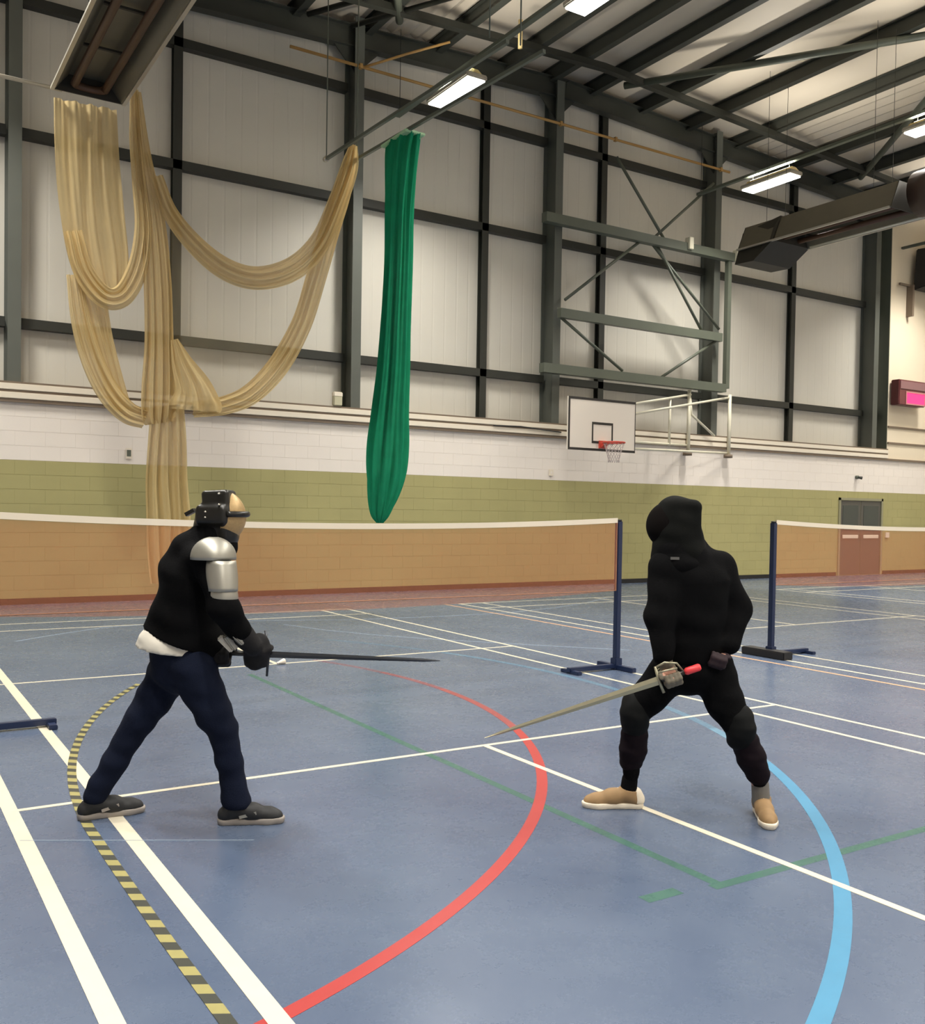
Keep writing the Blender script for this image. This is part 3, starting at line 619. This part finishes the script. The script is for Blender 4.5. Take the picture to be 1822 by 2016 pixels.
# ------------------------------------------------------------------ SDF modelling for figures
def cap(p0, r0, p1, r1, s=(1, 1, 1)): return ('c', p0, r0, p1, r1, s)
def ell(c, r, ry=0, rz_=0): return ('e', c, r, ry, rz_)
def rbox(c, h, rd, ry=0, rz_=0): return ('b', c, h, rd, ry, rz_)
def rotm(ry, rz_):
    cy, sy, cz, sz = math.cos(ry), math.sin(ry), math.cos(rz_), math.sin(rz_)
    return np.array([[cz, -sz, 0], [sz, cz, 0], [0, 0, 1]]) @ np.array([[cy, 0, sy], [0, 1, 0], [-sy, 0, cy]])
def pd(P, pr):
    if pr[0] == 'c':
        _, a, ra, b, rb, s = pr; s = np.array(s, float); Q = P/s; a = np.array(a)/s; b = np.array(b)/s; ab = b-a
        t = np.clip(((Q-a)@ab)/(ab@ab+1e-12), 0, 1)
        return (np.linalg.norm(Q-a-t[..., None]*ab, axis=-1)-(ra+(rb-ra)*t))*s.min()
    if pr[0] == 'e':
        _, c, r, ry, rzz = pr; Q = (P-np.array(c)) @ rotm(ry, rzz); r = np.array(r)
        k0 = np.linalg.norm(Q/r, axis=-1); k1 = np.linalg.norm(Q/(r*r), axis=-1)+1e-9; return k0*(k0-1)/k1
    _, c, h, rd, ry, rzz = pr; Q = np.abs((P-np.array(c)) @ rotm(ry, rzz))-np.array(h)+rd
    return np.linalg.norm(np.maximum(Q, 0), axis=-1)+np.minimum(Q.max(-1), 0)-rd
def bbox(prims):
    lo = np.full(3, 9.); hi = -lo
    for p in prims:
        if p[0] == 'c':
            for c, r in ((p[1], p[2]), (p[3], p[4])): e = r*np.array(p[5]); lo = np.minimum(lo, np.array(c)-e); hi = np.maximum(hi, np.array(c)+e)
        else:
            e = np.linalg.norm(p[2]) if (p[-1] or p[-2]) else np.array(p[2]); lo = np.minimum(lo, np.array(p[1])-e); hi = np.maximum(hi, np.array(p[1])+e)
    return lo, hi
def blob(name, prims, m, parent, h=.01, k=.02, planes=(), cut=(), wr=0., wf=28.):
    lo, hi = bbox(prims); lo = lo-3*h; hi = hi+3*h; n = np.ceil((hi-lo)/h).astype(int)+1
    ax = [lo[i]+h*np.arange(n[i]) for i in range(3)]; P = np.stack(np.meshgrid(*ax, indexing='ij'), -1)
    D = None
    for p in prims:
        d_ = pd(P, p)
        if D is None: D = d_
        else:
            hh = np.clip(.5+.5*(D-d_)/k, 0, 1); D = D*(1-hh)+d_*hh-k*hh*(1-hh)
    if wr:
        X, Y, Z = P[..., 0], P[..., 1], P[..., 2]
        D = D+wr*(np.sin(wf*Z+9*X+3*np.sin(7*Y))*np.sin(wf*.6*X-11*Y+5*Z)+.5*np.sin(wf*1.9*Z-14*Y+6*X))
    for nn, d0 in planes: D = np.maximum(D, P@np.array(nn, float)-d0)
    for c in cut: D = np.maximum(D, -pd(P, c))
    ins = D < 0; A = D.shape; cs = np.zeros(tuple(a-1 for a in A), int)
    offs = [(i, j, l) for i in (0, 1) for j in (0, 1) for l in (0, 1)]
    sl = lambda o: tuple(slice(o[i], A[i]-1+o[i]) for i in range(3))
    for o in offs: cs += ins[sl(o)]
    act = (cs > 0) & (cs < 8); I = np.argwhere(act); idx = -np.ones(act.shape, int); idx[act] = np.arange(len(I))
    pos = np.zeros((len(I), 3)); cnt = np.zeros(len(I))
    for a in offs:
        for ax_ in range(3):
            if a[ax_]: continue
            b = list(a); b[ax_] = 1
            da = D[I[:, 0]+a[0], I[:, 1]+a[1], I[:, 2]+a[2]]; db = D[I[:, 0]+b[0], I[:, 1]+b[1], I[:, 2]+b[2]]
            c = (da < 0) != (db < 0); t = np.where(c, da/(da-db+1e-12), 0)
            q = np.array(a, float)[None].repeat(len(I), 0); q[:, ax_] += t; pos += q*c[:, None]; cnt += c
    V = (I+pos/cnt[:, None])*h+lo; F = []
    for ax_ in range(3):
        o1, o2 = [i for i in range(3) if i != ax_]
        s0 = [slice(None)]*3; s1 = [slice(None)]*3; s0[ax_] = slice(0, A[ax_]-1); s1[ax_] = slice(1, A[ax_])
        ch = ins[tuple(s0)] != ins[tuple(s1)]; E_ = np.argwhere(ch)
        E_ = E_[(E_[:, o1] > 0) & (E_[:, o2] > 0) & (E_[:, o1] < A[o1]-1) & (E_[:, o2] < A[o2]-1)]
        def ci(d1, d2):
            q = E_.copy(); q[:, o1] += d1; q[:, o2] += d2; return idx[q[:, 0], q[:, 1], q[:, 2]]
        quad = np.stack([ci(-1, -1), ci(0, -1), ci(0, 0), ci(-1, 0)], 1)
        flip = ins[E_[:, 0], E_[:, 1], E_[:, 2]] ^ (ax_ == 1)
        quad[~flip] = quad[~flip][:, ::-1]; F.append(quad)
    F = np.concatenate(F)
    me = bpy.data.meshes.new(name); me.from_pydata(V.tolist(), [], F.tolist()); me.update()
    me.polygons.foreach_set('use_smooth', [True]*len(me.polygons)); me.materials.append(m)
    return mk(name, me, None, parent)
def fist(c, g, t, side, rf=.0105, sc=1.0, palm_only=False):
    """prims for a closed hand: c grip centre, g grip axis towards the thumb, t wrist-to-knuckle direction, side +1 right hand / -1 left."""
    c = np.array(c, float); g = np.array(g, float); g /= np.linalg.norm(g); t = np.array(t, float); t -= g*(t@g); t /= np.linalg.norm(t)
    n = np.cross(t, g)*side; q = lambda a, b, d_: tuple(c+(g*a+t*b+n*d_)*sc)
    out = []
    for s_ in (-.032, -.011, .011, .032): out.append(cap(q(s_*.8, -.045, .026), .018*sc, q(s_, .028, .030), .015*sc))
    for s_, L in ((-.034, .85), (-.0115, .97), (.0115, 1.0), (.034, .92)):
        out += [cap(q(s_, .030, .026), rf*1.1, q(s_, .043, -.006), rf*1.05), cap(q(s_, .043, -.006), rf*1.05, q(s_, .026*L, -.034), rf), cap(q(s_, .026*L, -.034), rf, q(s_, -.004/L, -.036), rf*.9)]
    out += [cap(q(.03, -.035, .02), .017*sc, q(.052, -.030, -.002), rf*1.3), cap(q(.052, -.030, -.002), rf*1.25, q(.056, -.006, -.03), rf*1.05)]
    return out, q(0, -.07, .02)
def shoe(parent, loc, heading, L, mu, ms, name='shoe', toe_pitch=0., stripe=None, lace=True):
    """trainer: heading = direction of the toe in the floor plane (radians from local x)."""
    t = bpy.data.objects.new(name, None); COL.objects.link(t); t.parent = parent; t.location = loc; t.rotation_euler = (0, -toe_pitch, heading)
    s = L/.29
    sole = [cap((-.10*s, 0, .02), .036*s, (-.02*s, 0, .02), .033*s), cap((-.02*s, 0, .02), .033*s, (.10*s, .004, .02), .045*s), cap((.10*s, .004, .02), .045*s, (.145*s, 0, .024), .038*s)]
    blob('sole', sole, ms, t, .006, .02, planes=[((0, 0, 1), .034), ((0, 0, -1), 0)])
    upr = [cap((-.095*s, 0, .05), .040*s, (-.055*s, 0, .085), .042*s), cap((-.06*s, 0, .07), .042*s, (.03*s, 0, .062), .042*s), cap((.02*s, 0, .055), .042*s, (.11*s, .003, .036), .040*s), cap((.11*s, .003, .036), .040*s, (.14*s, 0, .032), .034*s), cap((-.06*s, 0, .085), .042*s, (-.062*s, 0, .105), .042*s)]
    u = blob('upper', upr, mu, t, .006, .02, planes=[((0, 0, -1), -.028), ((-.25, 0, 1), .125)])
    if lace:
        for i in range(4):
            x = (-.005+.024*i)*s; zz = .108-.012*i
            MB().tube([(x, -.026*s, zz-.012), (x+.004, 0, zz+.002), (x, .026*s, zz-.012)], .003, 6).build('lace', ms, t)
    if stripe:
        for sg in (-1, 1): MB().bar((-.03*s, sg*.043*s, .045), (.05*s, sg*.042*s, .066), .004, .016).build('side_stripe', stripe, t)
    return t

# ------------------------------------------------------------------ fencer in jeans (faces +x locally)
FA = -YAW
p1 = tag(empty('person', (-2.25, -2.5, 0), FA), 'person in black jacket, dark jeans and fencing mask holding a level sword', 'person')
RA, LA = (.335, -.105, .045), (-.455, -.055, .045)       # right (front) and left (rear) heel joints
HR, HL = (.07, -.09, .82), (-.07, .08, .82)
KR, KL = (.222, -.10, .49), (-.252, .01, .50)
AR, AL = (.295, -.10, .12), (-.455, -.06, .12)
gr = (.382, -.05, .878); gl = (.19, -.03, .868); gx = (1, 0, -.012)
fr_, wr_ = fist(gr, gx, (.0, .66, -.75), 1, .0165, 1.25); fl_, wl_ = fist(gl, gx, (.0, -.7, -.7), -1, .0155, 1.15)
SR, SL = (.165, -.19, 1.385), (.10, .18, 1.375)
ER, EL = (.262, -.275, 1.145), (.10, .27, 1.12)
br, _ = fist(gr, gx, (.0, .66, -.75), 1, .009, .8); bl, _ = fist(gl, gx, (.0, -.7, -.7), -1, .009, .8)
skel = [cap((-.03, 0, .86), .12, (.02, 0, 1.08), .11, (1, 1.2, 1)), cap((.02, 0, 1.08), .11, (.06, 0, 1.32), .12, (1, 1.25, 1)), cap((.07, 0, 1.36), .055, (.13, 0, 1.52), .052),
        ell((.155, 0, 1.60), (.095, .072, .115)), cap((.235, 0, 1.585), .012, (.25, 0, 1.565), .016), ell((.205, 0, 1.515), (.04, .045, .04)), ell((.14, -.075, 1.59), (.02, .012, .03)), ell((.14, .075, 1.59), (.02, .012, .03)),
        cap((.08, 0, 1.36), .07, SR, .05), cap((.08, 0, 1.36), .07, SL, .05), cap(SR, .05, ER, .04), cap(ER, .04, wr_, .028), cap(SL, .05, EL, .04), cap(EL, .04, wl_, .028),
        cap(HR, .085, KR, .052), cap(KR, .052, AR, .036), cap(HL, .085, KL, .052), cap(KL, .052, AL, .036),
        cap((AR[0], AR[1], .085), .03, (.40, -.085, .048), .022), cap((AL[0], AL[1], .085), .03, (-.38, -.01, .048), .022)]
blob('body', skel+br+bl, M_skin, p1, .009, .02)
jn = [cap((-.04, 0, .90), .152, (-.03, 0, .80), .148, (1, 1.1, 1)), cap((HR[0]-.01, HR[1]+.01, .80), .125, (.178, -.10, .565), .092), cap((.178, -.10, .565), .092, KR, .076), cap(KR, .076, (.258, -.10, .33), .066), cap((.258, -.10, .33), .066, (.292, -.10, .14), .068), cap((.292, -.10, .14), .068, (.30, -.10, .105), .072),
      cap((HL[0]-.01, HL[1]-.01, .80), .125, (-.185, .03, .60), .092), cap((-.185, .03, .60), .092, KL, .078), cap(KL, .078, (-.36, -.02, .30), .066), cap((-.36, -.02, .30), .066, (-.452, -.06, .125), .062)]
blob('jeans', jn, M_jean, p1, .009, .025, planes=[((0, 0, -1), -.085), ((0, 0, 1), .93)], wr=.004, wf=34)
sh_ = [cap((-.04, 0, 1.03), .135, (-.065, 0, .90), .175, (1, 1.12, 1)), cap((-.06, 0, 1.0), .10, (-.105, 0, .905), .148, (1, 1.1, 1)), cap((0, 0, .95), .15, (.03, 0, .88), .15, (1, 1.1, 1))]
blob('shirt', sh_, M_shirt, p1, .009, .03, planes=[((-.12, 0, -1), -.877), ((0, 0, 1), 1.04)], cut=[cap((-.05, 0, .80), .135, (-.05, 0, .93), .13, (1, 1.1, 1))], wr=.004, wf=40)
jk = [cap((-.015, 0, .90), .175, (.0, 0, 1.08), .165, (1, 1.15, 1)), cap((.0, 0, 1.08), .168, (.05, 0, 1.27), .172, (1, 1.16, 1)), cap((.05, 0, 1.27), .165, (.085, 0, 1.37), .13, (1, 1.2, 1)), cap((.07, 0, 1.38), .11, (.12, 0, 1.48), .085), cap((-.03, 0, 1.30), .115, (.03, 0, 1.40), .115, (1, 1.25, 1)), cap((.03, 0, 1.38), .115, (.10, 0, 1.50), .08, (1, 1.15, 1)),
      cap((-.08, 0, 1.02), .13, (-.09, 0, .96), .135, (1, 1.1, 1)), cap((.09, 0, .93), .12, (.10, 0, .90), .12, (1, 1.1, 1)),
      cap((.1, -.12, 1.36), .10, SR, .085), cap(SR, .085, ER, .074), cap(ER, .076, (.315, -.19, 1.03), .060), cap((.315, -.19, 1.03), .056, (.345, -.13, .965), .05), cap((.1, .12, 1.36), .10, SL, .085), cap(SL, .085, EL, .078), cap(EL, .075, (.155, .11, .97), .062), cap((.155, .11, .97), .055, (.165, .05, .92), .045)]
blob('jacket', jk, M_black, p1, .009, .03, planes=[((-.38, 0, -1), -.926)], wr=.004, wf=26)
hl = 1
# gauntlets
blob('gauntlet', fr_+[cap(wr_, .048, (.335, -.15, .985), .062), cap((.385, -.06, .93), .05, (.40, -.05, .86), .05), ell((.39, -.07, .892), (.068, .045, .10), .22)], M_glove, p1, .007, .012)
blob('gauntlet', fl_+[cap(wl_, .042, (.16, .06, .94), .052)], M_glove, p1, .007, .012)
# forearm splints
va = empty('vambrace'); va.parent = p1
MB().bar((.262, -.205, 1.00), (.305, -.165, .925), .03, .05).build('splint', M_plate, va, bevel=.006)
MB().bar((.305, -.235, 1.01), (.345, -.185, .955), .03, .04).build('splint', M_plate, va, bevel=.006)
MB().bar((.225, -.20, .985), (.285, -.16, .91), .022, .035).build('splint', M_shirt, va, bevel=.006)
def shell(name, fn, nu, nv, th, m, parent):
    """curved plate: fn(u, v) -> (point, normal)."""
    A = []; B = []
    for i in range(nu+1):
        for j in range(nv+1):
            p, n = fn(i/nu, j/nv); p = np.array(p); n = np.array(n); A.append(p+n*th/2); B.append(p-n*th/2)
    k = len(A); id_ = lambda i, j: i*(nv+1)+j; fs = []
    for i in range(nu):
        for j in range(nv):
            q = (id_(i, j), id_(i+1, j), id_(i+1, j+1), id_(i, j+1)); fs += [q, tuple(x+k for x in q[::-1])]
    for i in range(nu):
        for j in (0, nv): fs.append((id_(i, j), id_(i+1, j), id_(i+1, j)+k, id_(i, j)+k))
    for j in range(nv):
        for i in (0, nu): fs.append((id_(i, j), id_(i, j+1), id_(i, j+1)+k, id_(i, j)+k))
    mb = MB(); mb.add(A+B, fs, 0, True); return mb.build(name, m, parent)
def cyl_plate(a, b, ra, rb, a0, a1, bow=0.):
    a, b = np.array(a), np.array(b)
    def fn(u, v):
        t = a0+(a1-a0)*u; c = a+(b-a)*v; r = ra+(rb-ra)*v+bow*math.sin(math.pi*v); n = np.array((math.cos(t), math.sin(t), 0)); return c+n*r, n
    return fn
def dome(c, r, a0, a1, e0, e1):
    def fn(u, v):
        t = a0+(a1-a0)*u; e = e0+(e1-e0)*v; n = np.array((math.cos(e)*math.cos(t), math.cos(e)*math.sin(t), math.sin(e))); return np.array(c)+n*np.array(r), n
    return fn
ha = empty('arm_harness'); ha.parent = p1
shell('pauldron', dome((.19, -.195, 1.385), (.112, .118, .105), R_(168), R_(372), R_(-4), R_(80)), 22, 10, .006, M_plate, ha)
shell('rerebrace', cyl_plate((.236, -.235, 1.375), (.258, -.272, 1.225), .074, .072, R_(170), R_(372), .004), 22, 8, .006, M_plate, ha)
shell('elbow_cop', cyl_plate((.258, -.27, 1.235), (.264, -.272, 1.125), .066, .046, R_(165), R_(375), .014), 22, 8, .006, M_plate, ha)
# fencing mask
mk1 = empty('fencing_mask'); mk1.parent = p1
shell('face_mesh', dome((.165, 0, 1.592), (.142, .105, .142), R_(-75), R_(75), R_(-72), R_(75)), 26, 26, .004, M_mesh, mk1)
blob('mask_overlay', [ell((.16, 0, 1.60), (.105, .106, .105)), rbox((.168, 0, 1.665), (.072, .09, .066), .02, -.06), rbox((.15, 0, 1.60), (.085, .109, .055), .03), cap((.10, 0, 1.50), .075, (.13, 0, 1.57), .09), cap((.185, 0, 1.50), .090, (.185, 0, 1.60), .104)], M_leather, mk1, .007, .015, planes=[((1, 0, .09), .406)])
blob('bib', [cap((.13, 0, 1.47), .10, (.15, 0, 1.53), .095), cap((.16, 0, 1.44), .085, (.19, 0, 1.49), .07), ell((.235, 0, 1.43), (.03, .06, .05))], M_black, mk1, .008, .03)
MB().tube([(.165+.150*math.cos(t), .112*math.sin(t), 1.607) for t in np.linspace(-1.1, 1.1, 22)], .016, 8).build('mask_strap', M_leather, mk1)
MB().bar((.045, -.02, 1.625), (.0, -.02, 1.60), .05, .02).build('strap_end', M_leather, mk1)
for x, zz in ((.192, 1.711), (.194, 1.655), (.124, 1.617), (.124, 1.588)):
    MB().tube([(x, -.095, zz), (x, -.118, zz)], [.008, .005], 8).build('rivet', M_metal, mk1)
shoe(p1, (.35, -.10, 0), .14, .315, M_shoek, M_soleg, stripe=M_plate)
shoe(p1, (-.405, -.025, 0), .52, .315, M_shoek, M_soleg, stripe=M_soleg)
# longsword
def sword(name, loc, rot, label, mb_, L, w0, w1, parts):
    t = tag(empty(name, loc), label, 'sword'); t.rotation_euler = rot
    n = 10; vs = []
    for i in range(n+1):
        x = L*i/n; w_ = w0+(w1-w0)*i/n
        if i == n: w_ *= .3
        vs += [(x, 0, w_/2), (x, -.004, 0), (x, 0, -w_/2), (x, .004, 0)]
    fs = [(i*4+k, i*4+(k+1) % 4, i*4+4+(k+1) % 4, i*4+4+k) for i in range(n) for k in range(4)]+[(3, 2, 1, 0), (n*4, n*4+1, n*4+2, n*4+3)]
    MB().add(vs, fs).build('blade', mb_, t); return t
FM = Matrix.Rotation(FA, 3, 'Z')
def wpt(o, q): v = FM @ Vector(q); return (o[0]+v.x, o[1]+v.y, q[2])
s1 = sword('longsword', wpt((-2.25, -2.5), (.445, -.045, .875)), (0, R_(1.2), FA), 'dark longsword held level by the fencer in jeans', M_blade, .90, .034, .016, None)
MB().tube([(-.33, 0, 0), (-.02, 0, 0)], .014, 10).build('grip', M_leather, s1)
MB().tube([(-.365, 0, 0), (-.35, 0, 0), (-.33, 0, 0)], [.016, .026, .016], 12).build('pommel', M_blade, s1)
MB().tube([(-.02, 0, .125), (0, 0, 0), (-.005, 0, -.115)], [.006, .009, .006], 8).build('crossguard', M_blade, s1)

# ------------------------------------------------------------------ hooded fencer (faces -x, body turned to the camera)
p2 = tag(empty('person', (.17, -3.8, 0), FA), 'person in black hood, hoodie, knee pads and tan trainers with lowered sword', 'person')
HR, HL = (-.12, .0, .82), (.07, .03, .82); KR, KL = (-.325, .0, .55), (.225, -.07, .50); AR, AL = (-.33, .085, .13), (.37, -.02, .13)
c2 = (-.178, -.22, .792); g2 = (-.944, 0, -.33); tdir = (.06, -.08, -.3)
f2, w2 = fist(c2, g2, tdir, 1, .0115, 1.0); b2, _ = fist(c2, g2, tdir, 1, .009, .85)
c3 = (.085, -.12, .875); f3, w3 = fist(c3, (.9, 0, -.25), (-.35, -.5, -.55), -1, .012, 1.0)
SR, SL = (-.185, -.06, 1.345), (.125, .04, 1.355); ER, EL = (-.225, -.13, 1.09), (.228, .03, 1.125)
wr2 = tuple(np.array(w2)); 
skel = [cap((-.03, .01, .84), .12, (-.04, 0, 1.08), .11, (1.15, 1, 1)), cap((-.04, 0, 1.08), .11, (-.035, 0, 1.3), .115, (1.2, 1, 1)), cap((-.05, 0, 1.36), .055, (-.12, 0, 1.52), .052),
        ell((-.135, 0, 1.60), (.095, .072, .115)), cap((-.215, 0, 1.585), .012, (-.23, 0, 1.565), .016), ell((-.185, 0, 1.515), (.04, .045, .04)), ell((-.12, -.075, 1.59), (.02, .012, .03)), ell((-.12, .075, 1.59), (.02, .012, .03)),
        cap((-.04, 0, 1.36), .07, SR, .05), cap((-.04, 0, 1.36), .07, SL, .05), cap(SR, .05, ER, .04), cap(ER, .04, w2, .028), cap(SL, .05, EL, .04), cap(EL, .04, w3, .028),
        cap(HR, .085, KR, .052), cap(KR, .052, AR, .034), cap(HL, .085, KL, .052), cap(KL, .052, AL, .034), cap((AR[0], AR[1], .08), .03, (-.45, .085, .045), .02), cap((AL[0], AL[1], .08), .03, (.37, -.12, .045), .02)]
b3, _ = fist(c3, (.9, 0, -.25), (-.35, -.5, -.55), -1, .009, .85)
blob('body', skel+b2+b3, M_skin, p2, .009, .02)
pt = [cap((-.03, .01, .92), .15, (-.03, .01, .80), .15, (1.25, 1, 1)), cap((HR[0], 0, .80), .118, (-.25, 0, .64), .095), cap((-.25, 0, .64), .095, KR, .074), cap(KR, .072, (-.322, .04, .36), .062), cap((-.322, .04, .36), .062, (-.332, .08, .15), .040),
      cap((HL[0]+.02, .02, .80), .13, (.16, -.03, .62), .10), cap((.16, -.03, .62), .10, KL, .078), cap(KL, .072, (.30, -.05, .35), .062), cap((.30, -.05, .35), .062, (.362, -.03, .16), .04)]
blob('trousers', pt, M_black, p2, .009, .025, planes=[((0, 0, -1), -.095)], wr=.003, wf=36)
hd = [cap((-.035, 0, .90), .155, (-.045, 0, 1.1), .165, (1.22, 1, 1)), cap((-.045, 0, 1.1), .165, (-.04, 0, 1.28), .165, (1.25, 1, 1)), cap((-.04, 0, 1.28), .155, (-.05, 0, 1.36), .115, (1.4, 1, 1)), cap((-.06, 0, 1.38), .125, (-.10, 0, 1.48), .115), cap((-.14, -.01, 1.36), .12, (-.14, -.01, 1.44), .10),
      cap((-.15, -.04, 1.33), .10, SR, .09), cap(SR, .09, ER, .08), cap(ER, .08, (-.215, -.185, .90), .056), cap((.08, .02, 1.36), .095, SL, .088), cap(SL, .088, EL, .078), cap(EL, .078, (.165, -.05, .95), .062), cap((.03, .05, 1.40), .08, (-.02, .04, 1.46), .08)]
blob('hoodie', hd, M_black, p2, .009, .03, planes=[((0, 0, -1), -.84)], wr=.004, wf=26)
mk2 = empty('fencing_mask'); mk2.parent = p2
blob('hood', [ell((-.135, 0, 1.605), (.115, .11, .14)), rbox((-.09, 0, 1.625), (.09, .10, .10), .045, .06), cap((-.08, 0, 1.48), .11, (-.11, 0, 1.56), .115), cap((-.075, 0, 1.42), .125, (-.10, 0, 1.49), .118), cap((-.145, -.01, 1.40), .112, (-.14, -.01, 1.52), .108)], M_hood, mk2, .008, .03, wr=.002, wf=40)
shell('face_mesh', dome((-.142, 0, 1.582), (.142, .105, .135), R_(105), R_(255), R_(-65), R_(58)), 24, 22, .004, M_mdark, mk2)
MB().box((-.18, -.152, 1.402), (-.135, -.138, 1.416)).build('bib_label', mat('grey_tag', srgb(92, 90, 86), .6), mk2)
blob('bib', [cap((-.14, -.03, 1.44), .105, (-.13, -.03, 1.38), .125), ell((-.10, -.03, 1.37), (.15, .115, .05))], M_black, mk2, .008, .04)
blob('sword_glove', f2+[cap(w2, .036, (-.222, -.19, .91), .045)], M_gloveg, p2, .006, .01)
blob('rear_glove', f3+[cap(w3, .036, (.155, -.06, .945), .046)], M_gloved, p2, .006, .01)
for nm, K, A_, q in (('knee_pad', KR, AR, (-.335, -.03)), ('knee_pad', KL, AL, (.23, -.10))):
    blob(nm, [ell((q[0], q[1], K[2]-.005), (.075, .07, .085)), cap((K[0], K[1], K[2]+.05), .076, (K[0]+.01*(1 if K[0] > 0 else 0), K[1], K[2]-.06), .076)], M_knee, p2, .008, .03, wr=.002, wf=60)
blob('shin_guard', [cap((-.322, .02, .44), .074, (-.324, .045, .34), .074), cap((-.324, .045, .34), .074, (-.33, .07, .265), .064)], M_shin, p2, .008, .02, wr=.002, wf=70)
blob('shin_guard', [cap((.262, -.065, .42), .074, (.30, -.055, .33), .076), cap((.30, -.055, .33), .076, (.345, -.04, .235), .064)], M_shin, p2, .008, .02, wr=.002, wf=70)
blob('sock', [cap((.362, -.025, .175), .047, (.37, -.025, .08), .049)], M_sock, p2, .007, .01)
blob('sock', [cap((-.333, .08, .16), .044, (-.34, .085, .08), .047)], M_black, p2, .007, .01)
for lc, hd_ in (((-.40, .085, 0), math.pi), ((.368, -.075, 0), R_(-97))):
    q = shoe(p2, lc, hd_, .315, M_tan, M_solew)
    blob('heel_counter', [cap((-.11, 0, .05), .044, (-.098, 0, .075), .043)], M_solew, q, .006, .01, planes=[((0, 0, -1), -.03), ((1, 0, .5), -.045)])
    blob('toe_bumper', [cap((.115, 0, .03), .046, (.158, 0, .028), .037)], M_shoek, q, .006, .01, planes=[((0, 0, 1), .03), ((-1, 0, 0), -.13), ((0, 0, -1), -.004)])
dz = math.atan2(.33, .944)
s2 = sword('fencing_sword', wpt((.17, -3.8), (-.24, -.22, .771)), (0, dz, FA+math.pi), 'pale bladed sword pointing down, held by the hooded fencer', M_blade2, .97, .046, .014, None)
MB().tube([(-.135, 0, 0), (-.01, 0, 0)], .014, 10).build('grip', M_leather, s2)
MB().tube([(-.225, 0, 0), (-.215, 0, 0), (-.15, 0, 0), (-.135, 0, 0)], [.014, .02, .02, .012], 12).build('pommel', M_redp, s2)
MB().tube([(0, 0, .075), (.005, 0, 0), (0, 0, -.07)], .008, 8).build('crossguard', M_blade2, s2)
MB().tube([(0, 0, .07), (-.05, .02, .085), (-.11, .015, .06), (-.13, 0, .01)], .006, 8).build('knuckle_bow', M_blade2, s2)
for a in (.03, -.03): MB().tube([(.0, a, .045), (-.04, a*1.8, .05), (-.10, a*1.2, .04)], .005, 8).build('side_ring', M_blade2, s2)

# shuttlecock lying on the far service line
sc = tag(empty('shuttlecock', (.02, 1.93, .022), R_(20)), 'small white shuttlecock lying on the court line beside the fencer in jeans', 'shuttlecock')
MB().tube([(-.03, 0, 0), (.045, 0, .006)], [.013, .032], 14, cap=False).build('feather_skirt', M_ntape, sc)
MB().tube([(-.052, 0, -.002), (-.046, 0, -.002), (-.03, 0, 0)], [.006, .012, .013], 12).build('cork', M_board, sc)
